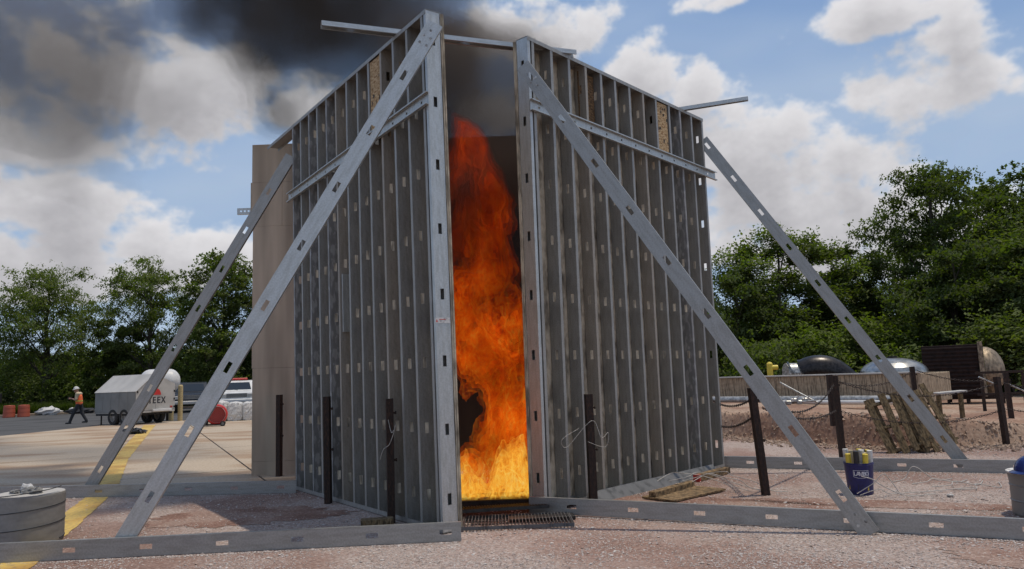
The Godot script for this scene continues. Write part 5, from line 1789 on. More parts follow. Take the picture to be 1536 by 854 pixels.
	var hx := Transform3D(Basis(Vector3(0, 0, 1), 0.25), head + Vector3(-0.02, 0.06, 0))
	hat.lathe(hp, 20, hx)
	hat.lathe([Vector2(0.12, 0.012), Vector2(0.165, -0.01), Vector2(0.165, -0.016), Vector2(0.12, 0.0)], 20, hx)
	put(t, "hard_hat", hat.mesh(), M.white_cloth)
	for k in 2:
		var a: Vector3 = [ank_l, ank_r][k]
		var so := Grid.new(a + Vector3(-0.26, -0.12, -0.08), a + Vector3(0.1, 0.08, 0.08), 0.014)
		so.capsules([[a, a + Vector3(0, -0.05, 0), 0.05, 0.05], [a + Vector3(0.02, -0.06, 0), a + Vector3(-0.17, -0.07, 0), 0.045, 0.036]], 0.012)
		put(t, "shoe", so.surface(0.0).mesh(), M.black_plastic)
	var ph := MB.new()
	ph.box(Vector3(-0.51, 1.16, -0.06), Vector3(-0.49, 1.30, 0.06), Transform3D.IDENTITY, 0.005)
	tag(put(self, "handheld_radio", ph.mesh(), M.black_plastic, t.transform), "small dark device held by the walking person", "radio")

# ---------------------------------------------------------------- right: trough, pipes, box, pallets
func build_right_side() -> void:
	var up := Vector3.UP
	var a := Vector3(5.6, 0.40, -21.4)
	var b := Vector3(9.42, 0.40, -17.3)
	var x := (b - a).normalized()
	var bs := Basis(x, up, x.cross(up))
	var len := a.distance_to(b)
	var tr := thing("concrete_trough", "long stained concrete trough on the raised dirt, chains before it", "trough", a)
	tr.transform = Transform3D(bs, a)
	var w0 := MB.new()
	w0.box(Vector3(0, 0, -0.12), Vector3(len, 0.70, 0.0), Transform3D.IDENTITY, 0.01)
	put(tr, "front_wall", w0.mesh(), M.stained_concrete)
	var w1 := MB.new()
	w1.box(Vector3(0, 0, -2.2), Vector3(len, 0.70, -2.08), Transform3D.IDENTITY, 0.01)
	put(tr, "rear_wall", w1.mesh(), M.stained_concrete)
	for e in [0.0, len - 0.12]:
		var w2 := MB.new()
		w2.box(Vector3(e + 0.003, 0, -2.078), Vector3(e + 0.117, 0.69, -0.122), Transform3D.IDENTITY, 0.01)
		put(tr, "end_wall", w2.mesh(), M.stained_concrete)
	var cp := MB.new()
	cp.box(Vector3(-0.04, 0.702, -0.16), Vector3(len + 0.03, 0.742, 0.05), Transform3D.IDENTITY, 0.008)
	put(tr, "coping", cp.mesh(), M.pale_paint)
	for k in 3:
		var rb := MB.new()
		var rx: float = len * [0.36, 0.62, 0.86][k]
		rb.box(Vector3(rx, 0.02, 0.002), Vector3(rx + 0.03, 0.70, 0.016))
		put(tr, "wall_rib", rb.mesh(), M.stained_concrete)
	var hy := thing("yellow_hydrant", "small yellow hydrant standing behind the trough's left part", "hydrant", Vector3(7.93, 0.1, -23.0))
	var hm := MB.new()
	hm.lathe([Vector2(0.09, 0), Vector2(0.09, 1.38), Vector2(0.06, 1.42), Vector2(0, 1.44)], 16)
	put(hy, "barrel", hm.mesh(), M.yellow_cap)
	var ho := MB.new()
	ho.tube([Vector3(0.05, 1.26, 0), Vector3(0.24, 1.26, 0)], 0.075, 12)
	put(hy, "outlet", ho.mesh(), M.yellow_cap)
	# dark pipe elbow and bright dome behind the trough
	var el := thing("pipe_elbow", "big dark pipe elbow lying behind the concrete trough", "pipe", Vector3(10.05, 1.03, -24.0))
	var path := []
	for k in 12:
		var t := k / 11.0
		path.append(Vector3(-0.72 + 1.36 * t, 0.12 + 0.62 * t - 1.05 * t * t, 0.25 * sin(t * 2.0)))
	var rad := []
	for k in 12:
		rad.append(0.42 + 0.06 * sin(PI * k / 11.0))
	var em := MB.new()
	em.tube(path, rad, 28, false)
	var inner := []
	for k in 12:
		inner.append(rad[k] - 0.03)
	em.tube(path, inner, 28, false)
	put(el, "bend", em.mesh(), M.black_pipe)
	for k in 3:
		var fl := MB.new()
		var q: Vector3 = [path[0], path[0] + Vector3(-0.35, 0, 0), path[11]][k]
		var d: Vector3 = (path[1] - path[0]) if k < 2 else (path[11] - path[10])
		fl.tube([q, q + d.normalized() * 0.05], [0.40, 0.40] if k == 1 else [rad[0] + 0.03, rad[0] + 0.03], 28, false)
		fl.tube([q, q + d.normalized() * 0.05], 0.40 if k < 2 else 0.39, 28, false)
		put(el, "collar", fl.mesh(), M.polished_steel if k == 1 else M.black_pipe)
	var stub := MB.new()
	stub.tube([path[0] + Vector3(-0.55, 0, 0), path[0]], 0.33, 24)
	put(el, "stub_pipe", stub.mesh(), M.pale_steel)
	var cr := MB.new()
	for sx in [-0.7, 0.2]:
		cr.box(Vector3(sx - 0.06, -0.85, -0.4), Vector3(sx + 0.06, -0.25 if sx < 0.0 else -0.35, 0.4))
	put(el, "cradle", cr.mesh(), M.rust)
	var dm := thing("steel_dome", "shiny steel tank end showing above the trough's right end", "tank", Vector3(11.25, 0.35, -22.0))
	var dp := [Vector2(0.90, 0.0), Vector2(0.92, 0.55)]
	for k in 10:
		var t := PI * 0.5 * k / 9.0
		dp.append(Vector2(cos(t) * 0.92, 0.72 + sin(t) * 0.45))
	var dmb := MB.new()
	dmb.lathe(dp, 40)
	put(dm, "shell", dmb.mesh(), M.polished_steel)
	var bd := MB.new()
	bd.lathe([Vector2(0.921, 0.60), Vector2(0.95, 0.62), Vector2(0.95, 0.70), Vector2(0.921, 0.72)], 40)
	put(dm, "band", bd.mesh(), M.black_pipe)
	var ln := MB.new()
	ln.lathe([Vector2(0.14, 0.0), Vector2(0.14, 0.05), Vector2(0.0, 0.055)], 16, Transform3D(Basis.IDENTITY, Vector3(0, 1.165, 0)))
	put(dm, "cap", ln.mesh(), M.black_pipe)
	var sad := MB.new()
	for s in [-0.7, 0.6]:
		sad.box(Vector3(s - 0.06, -0.4, -0.5), Vector3(s + 0.06, 0.0, 0.5))
	put(dm, "saddle", sad.mesh(), M.rust)
	# pale pipes lying before the trough
	var o := bs.z * 0.35
	var pipes := [[a + o + Vector3(0, 0.11, 0), b + o * 1.1 - x * 0.5 + Vector3(0, 0.11, 0), 0.10, "pale_steel", "thick pale pipe lying along the foot of the concrete trough"], [a + o * 2.2 + x * 2.4 + Vector3(0, 0.07, 0), b + o * 2.3 - x * 0.3 + Vector3(0, 0.07, 0), 0.045, "white_paint", "thin white pipe lying in front of the thick pale pipe"], [a + o * 2.6 + x * 0.5 + Vector3(0, 0.05, 0), a + o * 2.7 + x * 2.4 + Vector3(0, 0.05, 0), 0.05, "rust", "brown pipe lying on the dirt left of the tripod"], [Vector3(6.5, 0.98, -18.2), Vector3(7.05, 0.5, -17.4), 0.022, "pale_steel", "slanting steel rod leaning over the pale pipes"], [Vector3(6.4, 0.50, -17.7), Vector3(7.0, 0.55, -17.35), 0.02, "pale_steel", "short steel rod lying among the clamps by the pale pipes"]]
	for p in pipes:
		var mb := MB.new()
		mb.tube([p[0], p[1]], p[2], 16)
		tag(put(self, "pipe", mb.mesh(), M[p[3]]), p[4], "pipe", "pipes lying by the trough")
	var cl := MB.new()
	for k in 4:
		var c := Vector3(6.42 + 0.13 * k, 0.52 + 0.05 * (k % 2), -17.55)
		cl.box(c - Vector3(0.07, 0.05, 0.05), c + Vector3(0.07, 0.05, 0.05), Transform3D(Basis(Vector3(0, 0, 1), 0.2 * k - 0.3), Vector3.ZERO) if false else Transform3D.IDENTITY, 0.02)
		cl.tube([c, c + Vector3(0.12, 0.10, 0.04)], 0.016, 6)
	tag(put(self, "pipe_clamp", cl.mesh(), M.pale_steel), "cluster of metal clamps lying by the pale pipes, behind the brace", "clamp")
	# dark rusty box with a tarnished dished end, on skids
	var bx := thing("rusty_box", "dark rusty corrugated steel box standing on skids under the trees", "container", Vector3(13.2, 0.06, -22.4))
	bx.rotation.y = -0.57
	var body := MB.new()
	body.box(Vector3(-0.75, 0.22, -1.6), Vector3(0.85, 1.78, -0.05), Transform3D.IDENTITY, 0.01)
	put(bx, "body", body.mesh(), M.rusty_box)
	for k in 13:
		var rb := MB.new()
		rb.box(Vector3(-0.73, 0.27 + 0.115 * k, -0.048), Vector3(0.72, 0.33 + 0.115 * k, -0.02), Transform3D.IDENTITY, 0.012)
		put(bx, "corrugation", rb.mesh(), M.rusty_box)
	var cpst := MB.new()
	cpst.box(Vector3(0.73, 0.22, -0.048), Vector3(0.86, 1.84, 0.03), Transform3D.IDENTITY, 0.01)
	put(bx, "corner_post", cpst.mesh(), M.tarnished_brass)
	var de := MB.new()
	var dq := []
	for k in 9:
		var t := PI * 0.5 * k / 8.0
		dq.append(Vector2(cos(t) * 0.72, sin(t) * 0.5))
	de.lathe(dq, 28, Transform3D(Basis(Vector3(0, 0, 1), -PI / 2), Vector3(0.87, 0.98, -0.75)))
	put(bx, "dished_end", de.mesh(), M.tarnished_brass)
	for s in [-0.2, -1.4]:
		var sk := MB.new()
		sk.box(Vector3(-0.85, 0.14, s - 0.05), Vector3(1.4, 0.218, s + 0.05))
		for q in [-0.6, -0.2, 0.3, 1.2]:
			sk.box(Vector3(q, 0.0, s - 0.045), Vector3(q + 0.08, 0.139, s + 0.045))
		put(bx, "skid", sk.mesh(), M.rust)
	# rusty railing at the right
	var rl := thing("rusty_railing", "low rusty railing at the right edge before the dark rusty box", "railing", Vector3(10.0, 0.17, -16.0))
	for k in 3:
		var mb := MB.new()
		mb.box(Vector3(0.03 + 0.9 * k, 0.0, -0.025), Vector3(0.08 + 0.9 * k, 0.88, 0.025))
		put(rl, "upright", mb.mesh(), M.rust)
	for y in [0.885, 0.42]:
		var mb := MB.new()
		mb.box(Vector3(-0.05, y, -0.03), Vector3(2.1, y + 0.05, 0.03))
		put(rl, "rail", mb.mesh(), M.rust)
	for k in 2:
		var mb := MB.new()
		var c: Vector3 = [Vector3(9.75, 1.0, -15.6), Vector3(10.25, 0.85, -15.5)][k]
		mb.tube([c, c + Vector3(0.45, -0.22, 0.0)], 0.018, 8)
		tag(put(self, "pale_bar", mb.mesh(), M.pale_steel), ["left of two short pale bars leaning on the rusty railing", "right of two short pale bars leaning on the rusty railing"][k], "bar", "pale bars on the railing")
	# two worn pallets leaning at the foot of the bank
	for k in 2:
		var p := thing("leaning_pallet", ["left worn wooden pallet leaning on end against the bank", "right worn wooden pallet leaning on end, partly behind the steel brace"][k], "pallet")
		var bas := Basis(up, [-0.25, 0.15][k]) * Basis(Vector3(0, 0, 1), [0.27, 0.24][k]) * Basis(Vector3.RIGHT, -0.30)
		p.transform = Transform3D(bas, [Vector3(5.86, 0.0, -11.2), Vector3(6.36, 0.02, -11.25)][k])
		for q in 4:
			var mb := MB.new()
			var wx: float = -0.27 + 0.16 * q + rng.randf_range(-0.015, 0.015)
			mb.box(Vector3(wx, 0.0 + rng.randf_range(0, 0.03), -0.009), Vector3(wx + rng.randf_range(0.085, 0.115), 0.98 + rng.randf_range(-0.06, 0.03), 0.009), Transform3D(Basis(Vector3(0, 0, 1), rng.randf_range(-0.035, 0.035)), Vector3.ZERO), 0.003)
			put(p, "board", mb.mesh(), M.old_timber)
		for q in 3:
			var mb := MB.new()
			mb.box(Vector3(-0.31, 0.08 + 0.37 * q, -0.10), Vector3(0.36, 0.12 + 0.37 * q, -0.011), Transform3D.IDENTITY, 0.004)
			put(p, "stringer", mb.mesh(), M.old_timber)
		for q in 2:
			var mb := MB.new()
			mb.box(Vector3(-0.24 + 0.34 * q, 0.02, -0.12), Vector3(-0.13 + 0.34 * q, 0.96, -0.102), Transform3D.IDENTITY, 0.003)
			put(p, "rear_board", mb.mesh(), M.old_timber)
	block("plank", Vector3(0.5, 0.03, 0.2), Transform3D(Basis(Vector3(0, 0, 1), 0.05), Vector3(7.32, 0.83, -12.55)), M.pale_paint, "pale plank lying flat on posts behind the leaning pallets", "plank", 0.004)
	for s in 2:
		block("plank_prop", Vector3(0.06, 0.42, 0.06), Transform3D(Basis.IDENTITY, Vector3([7.13, 7.5][s], 0.6, -12.55)), M.old_timber, ["left prop under the pale plank behind the pallets", "right prop under the pale plank behind the pallets"][s], "prop", 0.004)

# ---------------------------------------------------------------- trees and other plants
func sprig_mesh(leaves: int, reach: float, size: float, seed_: int) -> ArrayMesh:
	var r := RandomNumberGenerator.new()
	r.seed = seed_
	var mb := MB.new()
	mb.colored = true
	for k in leaves:
		var d := Vector3(r.randf_range(-1, 1), r.randf_range(-0.8, 0.9), r.randf_range(-1, 1))
		var c := d * reach * pow(r.randf(), 0.4)
		var u := Vector3(r.randf_range(-1, 1), r.randf_range(-0.9, 0.3), r.randf_range(-1, 1)).normalized()
		var w := u.cross(Vector3(r.randf_range(-0.6, 0.6), 1, r.randf_range(-0.6, 0.6))).normalized()
		var n := u.cross(w)
		var s := size * r.randf_range(0.7, 1.25)
		mb.col = Color(1, 1, 1) * r.randf_range(0.78, 1.0)
		var a := c - u * s * 0.5
		var b := c + u * s * 0.5
		var e := c + w * s * 0.3 + n * s * 0.06
		var f := c - w * s * 0.3 + n * s * 0.06
		mb.tri(a, e, b, n)
		mb.tri(a, b, f, n)
	return mb.mesh()

var sprigs := {}

func scatter(parent: Node3D, called: String, mesh: Mesh, m: Material, xf: Array, tint: Array) -> MultiMeshInstance3D:
	var mm := MultiMesh.new()
	mm.transform_format = MultiMesh.TRANSFORM_3D
	mm.use_colors = true
	mm.mesh = mesh
	mm.instance_count = xf.size()
	var buf := PackedFloat32Array()
	buf.resize(xf.size() * 16)
	var i := 0
	for k in xf.size():
		var t: Transform3D = xf[k]
		var c: Color = tint[k]
		var b := t.basis
		buf[i] = b.x.x; buf[i + 1] = b.y.x; buf[i + 2] = b.z.x; buf[i + 3] = t.origin.x
		buf[i + 4] = b.x.y; buf[i + 5] = b.y.y; buf[i + 6] = b.z.y; buf[i + 7] = t.origin.y
		buf[i + 8] = b.x.z; buf[i + 9] = b.y.z; buf[i + 10] = b.z.z; buf[i + 11] = t.origin.z
		buf[i + 12] = c.r; buf[i + 13] = c.g; buf[i + 14] = c.b; buf[i + 15] = 1.0
		i += 16
	mm.buffer = buf
	var o := MultiMeshInstance3D.new()
	o.name = numbered(called) if parent == self else called
	o.multimesh = mm
	o.material_override = m
	parent.add_child(o, true)
	return o

# h height, w crown width, low: where the crown begins (share of h), dense: sprigs per square metre or so
func tree(label: String, at: Vector3, h: float, w: float, low: float, count: int, leaf: String, seed_: int, trunk_r := 0.2, loose := 0.5) -> void:
	var r := RandomNumberGenerator.new()
	r.seed = seed_
	var t := thing("tree", label, "tree", at, "trees round the yard")
	var wood := MB.new()
	var trunk := []
	var tr := []
	var bend := Vector3(r.randf_range(-0.04, 0.04), 0, r.randf_range(-0.04, 0.04))
	for k in 9:
		var y := h * 0.86 * k / 8.0
		trunk.append(Vector3(bend.x * y + sin(k * 1.3 + seed_) * 0.08, y - 0.1, bend.z * y + cos(k * 1.7 + seed_) * 0.08))
		tr.append(trunk_r * (1.35 if k == 0 else 1.0) * (1.0 - 0.82 * k / 8.0))
	wood.tube(trunk, tr, 8)
	var clumps := []
	# clumps sit on and in an egg-shaped crown; a limb runs out to every few of them
	var mid_y := lerpf(low, 1.0, 0.46) * h
	var hy := (1.0 - low) * h * 0.5
	var cnt := int(clampf(w * h * 1.0, 34.0, 96.0) * (0.62 if loose > 0.58 else 1.0))
	for k in cnt:
		var cy := 1.0 - 2.0 * (k + 0.5) / cnt
		var ang := k * 2.39996 + r.randf_range(-0.35, 0.35)
		var wide := sqrt(1.0 - pow(absf(cy), 2.7))
		var depth := r.randf_range(0.72, 1.02) if r.randf() < 0.8 else r.randf_range(0.3, 0.7)
		var lump := 1.0 + 0.24 * sin(ang * 2.0 + seed_) * cos(cy * 3.0 + seed_ * 1.7) + 0.16 * sin(ang * 3.0 - seed_ * 2.1)
		var egg := 1.0 - 0.14 * cy
		var p := Vector3(cos(ang) * wide * w * 0.5 * egg * depth * lump, mid_y + cy * hy * depth * (0.9 + 0.1 * lump), sin(ang) * wide * w * 0.5 * egg * depth * lump) + bend * h
		clumps.append([p, w * r.randf_range(0.07, 0.115)])
		if k % 3 == 0:
			var f := clampf((p.y / h - 0.16) / 0.86, 0.12, 0.95)
			var base: Vector3 = trunk[clampi(int(f * 8.0), 0, 8)]
			var lr := lerpf(trunk_r * 0.42, trunk_r * 0.14, f)
			var mid := base.lerp(p, 0.5) + Vector3(r.randf_range(-0.25, 0.25), r.randf_range(-0.1, 0.3), r.randf_range(-0.25, 0.25))
			wood.tube([base, base.lerp(mid, 0.5), mid, mid.lerp(p, 0.6), p], [lr, lr * 0.8, lr * 0.6, lr * 0.35, lr * 0.12], 5)
			for q in 3:
				var off := Vector3(r.randf_range(-1, 1), r.randf_range(-0.3, 0.8), r.randf_range(-1, 1)) * w * 0.1
				var g := mid.lerp(p, r.randf_range(0.2, 0.9))
				wood.tube([g, g + off * 0.6, g + off], [lr * 0.3, lr * 0.18, lr * 0.06], 4)
	put(t, "trunk", wood.mesh(), M.bark)
	var xf := []
	var tint := []
	var per := maxi(1, count / clumps.size())
	for c in clumps:
		var shade := r.randf_range(0.75, 1.15)
		for k in per:
			var d = Vector3(r.randfn(), r.randfn() * 0.62, r.randfn()) * c[1] * loose * 1.25
			var p: Vector3 = c[0] + d
			if p.y < 0.3:
				continue
			xf.append(Transform3D(Basis(Vector3.UP, r.randf() * TAU).scaled(Vector3.ONE * r.randf_range(0.75, 1.25)), p))
			var v := shade * r.randf_range(0.8, 1.2)
			tint.append(Color(minf(1.0, 0.9 * v * r.randf_range(0.9, 1.12)), minf(1.0, 0.9 * v), minf(1.0, 0.8 * v)))
	scatter(t, "crown", sprigs[seed_ % 3], M[leaf], xf, tint).set_meta("kind", "stuff")

func bush(label: String, at: Vector3, size: Vector3, count: int, leaf: String, seed_: int) -> void:
	var r := RandomNumberGenerator.new()
	r.seed = seed_
	var t := thing("bush", label, "bush", at, "bushes at the wood's edge")
	var wood := MB.new()
	var xf := []
	var tint := []
	for k in 7:
		var a := r.randf() * TAU
		var tip := Vector3(cos(a) * size.x * 0.35, size.y * r.randf_range(0.5, 0.85), sin(a) * size.z * 0.35)
		wood.tube([Vector3.ZERO, tip * 0.5 + Vector3(0, 0.1, 0), tip], [0.05, 0.035, 0.01], 5)
		var sh := r.randf_range(0.8, 1.15)
		for q in count / 7:
			var p := tip + Vector3(r.randfn() * size.x * 0.2, r.randfn() * size.y * 0.2, r.randfn() * size.z * 0.2)
			p.y = maxf(p.y, 0.08)
			xf.append(Transform3D(Basis(Vector3.UP, r.randf() * TAU).scaled(Vector3.ONE * r.randf_range(0.7, 1.15)), p))
			var v := sh * r.randf_range(0.75, 1.15)
			tint.append(Color(minf(1.0, 0.85 * v), minf(1.0, 0.85 * v), minf(1.0, 0.75 * v)))
	put(t, "stem", wood.mesh(), M.bark)
	scatter(t, "foliage", sprigs[seed_ % 3], M[leaf], xf, tint).set_meta("kind", "stuff")

func build_trees() -> void:
	for k in 3:
		sprigs[k] = sprig_mesh(9, 0.30, [0.19, 0.16, 0.22][k], 900 + k)
	# left side, beyond the asphalt
	tree("tall spreading tree with open crown at the left edge, behind the barrels", Vector3(-36.9, 0, -58.0), 11.6, 7.6, 0.30, 3800, "leaf_mid", 10, 0.26, 0.55)
	tree("small leafy tree right of the open-crowned tree, above the walking person", Vector3(-31.8, 0, -58.5), 7.2, 3.4, 0.15, 1900, "leaf_mid", 11, 0.13)
	tree("tall bushy tree above the grey trailer, half left of the shade-darkened brace", Vector3(-28.6, 0, -58.0), 12.6, 6.8, 0.12, 4200, "leaf_mid", 13, 0.25)
	tree("tall bushy tree between the two left steel braces", Vector3(-22.9, 0, -57.0), 12.6, 7.0, 0.15, 4000, "leaf_mid", 14, 0.25)
	tree("lower tree beside the tan wall behind the white rescue truck", Vector3(-19.0, 0, -58.0), 10.0, 7.0, 0.1, 3000, "leaf_dark", 15, 0.2)
	tree("low dark tree behind the open-crowned tree at far left", Vector3(-41.5, 0, -63.0), 5.4, 7.5, 0.05, 3000, "leaf_dark", 16, 0.2)
	tree("low dark tree between the two left trees' trunks", Vector3(-34.5, 0, -65.0), 4.6, 8.0, 0.05, 3000, "leaf_dark", 17, 0.2)
	tree("dark tree in the wood behind the grey trailer", Vector3(-27.0, 0, -65.0), 5.4, 8.0, 0.05, 3000, "leaf_dark", 18, 0.2)
	tree("dark tree in the wood behind the white tank", Vector3(-21.5, 0, -65.0), 6.5, 8.0, 0.05, 3000, "leaf_dark", 19, 0.2)
	tree("tree in the wood left of the frame's edge", Vector3(-48.0, 0, -60.0), 10.0, 8.5, 0.15, 2600, "leaf_mid", 20, 0.2)
	tree("tree in the wood hidden behind the tan wall", Vector3(-13.5, 0, -60.0), 9.0, 8.5, 0.15, 2200, "leaf_mid", 21, 0.2)
	# right side, beyond the raised dirt
	tree("broad rounded tree next to the right stud panel's far end", Vector3(13.9, 0, -38.0), 9.0, 6.4, 0.05, 4600, "leaf_mid", 30, 0.22)
	tree("dark lower tree right behind the right stud panel", Vector3(11.2, 0, -36.5), 6.6, 5.0, 0.04, 2800, "leaf_dark", 31, 0.18)
	tree("thin see-through tree between the rounded tree and the tall dark trees", Vector3(17.4, 0, -39.0), 8.4, 3.4, 0.28, 1100, "leaf_mid", 32, 0.13, 0.6)
	tree("slender bright tree behind the far right steel brace", Vector3(18.9, 0, -40.5), 6.4, 3.6, 0.12, 1700, "leaf_mid", 33, 0.14)
	tree("tall dark tree rising left of the two highest crowns", Vector3(21.9, 0, -37.5), 12.2, 6.8, 0.08, 5200, "leaf_dark", 34, 0.3)
	tree("tallest dark tree near the right edge", Vector3(26.8, 0, -38.5), 12.0, 8.0, 0.10, 5200, "leaf_dark", 35, 0.3)
	tree("lower spreading tree in front of the tallest trees at right", Vector3(24.2, 0, -34.5), 8.4, 9.0, 0.10, 5200, "leaf_mid", 36, 0.24)
	tree("dark tree standing behind the rusty box", Vector3(19.8, 0, -33.0), 6.8, 5.6, 0.05, 3000, "leaf_dark", 37, 0.2)
	tree("tree at the right edge with low dark boughs", Vector3(21.8, 0, -30.5), 6.2, 5.2, 0.05, 2600, "leaf_dark", 38, 0.2)
	tree("tree just outside the right edge of the view", Vector3(32.0, 0, -38.0), 11.0, 8.0, 0.1, 2600, "leaf_dark", 39, 0.25)
	tree("far tree in the wood behind the tall dark trees", Vector3(24.0, 0, -46.0), 9.0, 8.0, 0.05, 2600, "leaf_dark", 40, 0.25)
	tree("far tree in the wood behind the rounded tree", Vector3(15.0, 0, -46.0), 5.6, 8.0, 0.05, 2600, "leaf_dark", 41, 0.25)
	tree("far tree behind the see-through tree", Vector3(19.5, 0, -47.0), 4.6, 7.0, 0.05, 2200, "leaf_dark", 42, 0.2)
	tree("far tree hidden behind the stud panels", Vector3(6.0, 0, -45.0), 7.5, 8.0, 0.05, 1800, "leaf_mid", 43, 0.2)
	bush("bright green bush behind the dark pipe elbow", Vector3(13.0, 0, -31.5), Vector3(2.6, 2.5, 2.0), 700, "leaf_bright", 50)
	bush("bright green bush between the elbow and the steel dome", Vector3(16.4, 0, -33.0), Vector3(3.2, 2.9, 2.4), 900, "leaf_bright", 51)
	bush("leafy bush right of the yellow hydrant", Vector3(10.6, 0, -31.0), Vector3(2.6, 2.1, 2.0), 700, "leaf_mid", 52)
	bush("leafy bush left of the rusty box", Vector3(15.8, 0, -28.6), Vector3(2.4, 1.7, 1.6), 650, "leaf_mid", 53)
	bush("leafy bush right of the rusty box", Vector3(18.2, 0, -27.0), Vector3(2.6, 2.6, 1.8), 800, "leaf_mid", 54)
	bush("bright bush at the kerb right of the person", Vector3(-28.4, 0, -56.0), Vector3(2.4, 2.0, 1.6), 600, "leaf_bright", 55)
	bush("pale bush at the kerb below the open-crowned tree", Vector3(-33.6, 0, -55.5), Vector3(2.4, 2.4, 1.6), 600, "leaf_bright", 56)
	bush("leafy bush at far left by the barrels", Vector3(-37.6, 0, -54.0), Vector3(3.6, 2.6, 2.0), 800, "leaf_mid", 57)
	bush("leafy bush behind the grey trailer's left end", Vector3(-25.2, 0, -58.0), Vector3(4.0, 3.0, 2.0), 900, "leaf_mid", 58)
	bush("leafy bush behind the pickup truck", Vector3(-22.0, 0, -54.0), Vector3(4.0, 2.6, 2.0), 900, "leaf_mid", 59)
	# the far wood as one mass
	var r := RandomNumberGenerator.new()
	r.seed = 77
	var xf := []
	var tint := []
	for k in 26000:
		var x := r.randf_range(-85.0, 75.0)
		var z := -70.0 - 7.0 * r.randf() if x < 2.0 else -52.0 - 6.0 * r.randf()
		var top: float = 4.3 + 1.4 * lump_noise.get_noise_1d(x * 4.0) + 1.2 * lump_noise.get_noise_1d(x * 17.0)
		if x < 2.0:
			top *= 1.1
		xf.append(Transform3D(Basis(Vector3.UP, r.randf() * TAU).scaled(Vector3.ONE * r.randf_range(1.4, 2.6)), Vector3(x, top * (1.0 - pow(r.randf(), 1.5) * 0.98), z)))
		var v := r.randf_range(0.75, 1.1)
		tint.append(Color(0.95 * v, 0.95 * v, 0.85 * v))
	var fw := scatter(self, "far_woods", sprigs[0], M.leaf_mid, xf, tint)
	tag(fw, "low dark wood behind the trees all along the horizon", "woods")
	fw.set_meta("kind", "stuff")
	# weeds along the kerb and under the trees
	var bl := MB.new()
	bl.colored = true
	for k in 9:
		var a := r.randf() * TAU
		var d := Vector3(cos(a), 0, sin(a))
		var root := d * r.randf_range(0.0, 0.09)
		var hgt := r.randf_range(0.5, 1.0)
		var w := d.cross(Vector3.UP) * 0.018
		bl.col = Color.WHITE * r.randf_range(0.75, 1.0)
		var mid := root + d * 0.08 * hgt + Vector3(0, 0.6 * hgt, 0)
		bl.quad(root - w, root + w, mid + w * 0.7, mid - w * 0.7, d)
		bl.tri(mid - w * 0.7, mid + w * 0.7, root + d * 0.28 * hgt + Vector3(0, hgt, 0), d)
	xf = []
	tint = []
	for k in 15000:
		var right := r.randf() < 0.35
		var x := r.randf_range(-50.0, -12.0)
		var z := 0.0
		if right:
			x = r.randf_range(7.0, 30.0)
			z = r.randf_range(-24.5, -36.0) - 0.15 * x
		else:
			var edge := -48.9 - maxf(0.0, (x + 33.0)) * 0.66 if x < -24.0 else -55.0
			z = edge - 10.0 * pow(r.randf(), 1.6)
		var s := r.randf_range(0.35, 1.0) * (0.85 if right else 1.0)
		xf.append(Transform3D(Basis(Vector3.UP, r.randf() * TAU).scaled(Vector3(1.6, s, 1.6)), Vector3(x, -0.03, z)))
		var v := r.randf_range(0.6, 1.0)
		tint.append(Color(v * r.randf_range(0.85, 1.0), v, v * 0.8))
	var wd := scatter(self, "tall_grass", bl.mesh(), M.grass_blade, xf, tint)
	tag(wd, "tall grass and weeds along the kerb and under the trees", "grass")
	wd.set_meta("kind", "stuff")

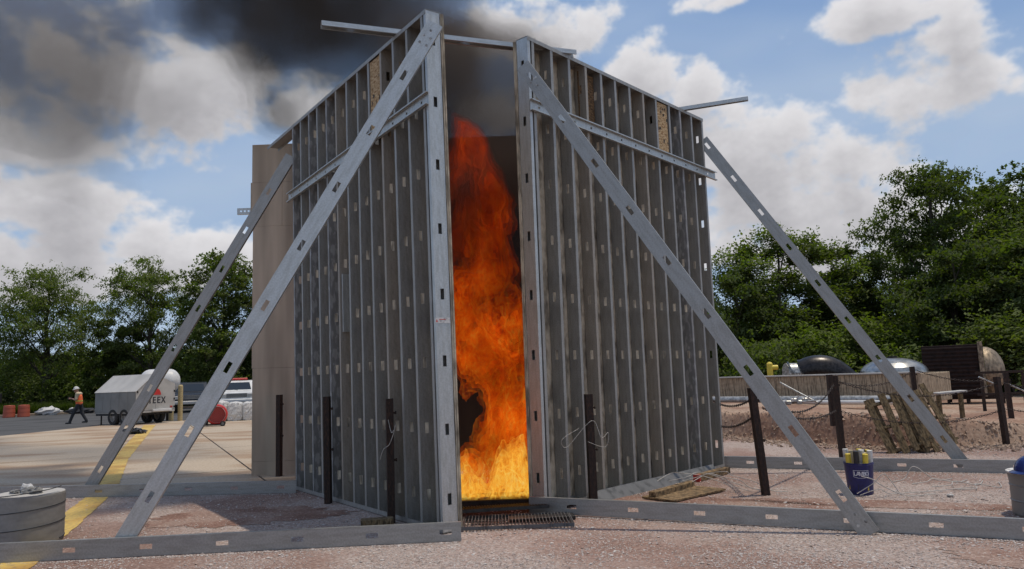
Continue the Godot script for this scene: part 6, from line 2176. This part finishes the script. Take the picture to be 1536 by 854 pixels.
func build_gravel() -> void:
	var r := RandomNumberGenerator.new()
	r.seed = 88
	var kinds := []
	var mb := MB.new()
	var ring := []
	for k in 5:
		var a := TAU * k / 5.0
		ring.append(Vector3(cos(a) * r.randf_range(0.8, 1.1), r.randf_range(-0.15, 0.2), sin(a) * r.randf_range(0.7, 1.1)))
	for k in 5:
		mb.tri(ring[k], ring[(k + 1) % 5], Vector3(0.1, 0.62, -0.05), ring[k] + Vector3.UP)
		mb.tri(ring[k], ring[(k + 1) % 5], Vector3(0, -0.5, 0), ring[k] - Vector3.UP)
	mb.colored = true
	var m := StandardMaterial3D.new()
	m.resource_name = "gravel_stone"
	m.vertex_color_use_as_albedo = true
	m.roughness = 0.9
	var xf := []
	var tint := []
	var cols := [Color(0.46, 0.40, 0.37), Color(0.37, 0.305, 0.275), Color(0.54, 0.50, 0.475), Color(0.42, 0.36, 0.33), Color(0.32, 0.26, 0.23), Color(0.37, 0.285, 0.245)]
	var patch := noise(808, 0.9, 3)
	var tries := 0
	while xf.size() < 60000 and tries < 260000:
		tries += 1
		var d := 4.8 + 7.5 * pow(r.randf(), 1.5)
		var x := r.randf_range(-0.78, 0.78) * d
		var z := -d
		if z < -10.3 and x < 2.2 or z < -11.6:
			continue
		var f := patch.get_noise_2d(x, z)
		if r.randf() > 0.62 + 0.9 * f + 0.06 * x:
			continue
		var s := r.randf_range(0.0045, 0.009) * (1.0 if r.randf() > 0.06 else r.randf_range(1.4, 2.3))
		xf.append(Transform3D(Basis.from_euler(Vector3(r.randf_range(-0.4, 0.4), r.randf() * TAU, r.randf_range(-0.4, 0.4))).scaled(Vector3(s, s * 0.75, s)), Vector3(x, s * 0.25, z)))
		var c: Color = cols[mini(5, int(r.randf() * 6.0))]
		if c.r < 0.38 and r.randf() < 0.45:
			c = cols[0]
		var v := r.randf_range(0.85, 1.15)
		tint.append(Color(c.r * v, c.g * v, c.b * v))
	# stones lie thicker against the rails
	for rail in [[Vector2(-0.5, -6.31), Vector2(-4.6, -6.07)], [Vector2(0.15, -7.40), Vector2(4.4, -5.32)], [Vector2(-2.85, -9.38), Vector2(-6.0, -9.70)], [Vector2(2.9, -10.3), Vector2(6.6, -8.5)]]:
		for k in 1500:
			var q: Vector2 = rail[0].lerp(rail[1], r.randf())
			var s := r.randf_range(0.004, 0.011)
			xf.append(Transform3D(Basis(Vector3.UP, r.randf() * TAU).scaled(Vector3(s, s * 0.8, s)), Vector3(q.x, s * 0.3, q.y + 0.05 * pow(r.randf(), 2.0))))
			var c: Color = cols[mini(5, int(r.randf() * 6.0))]
			tint.append(c)
	var o := scatter(self, "gravel_stones", mb.mesh(), m, xf, tint)
	tag(o, "loose crushed stone scattered over the ground before the panels", "gravel")
	o.set_meta("kind", "stuff")
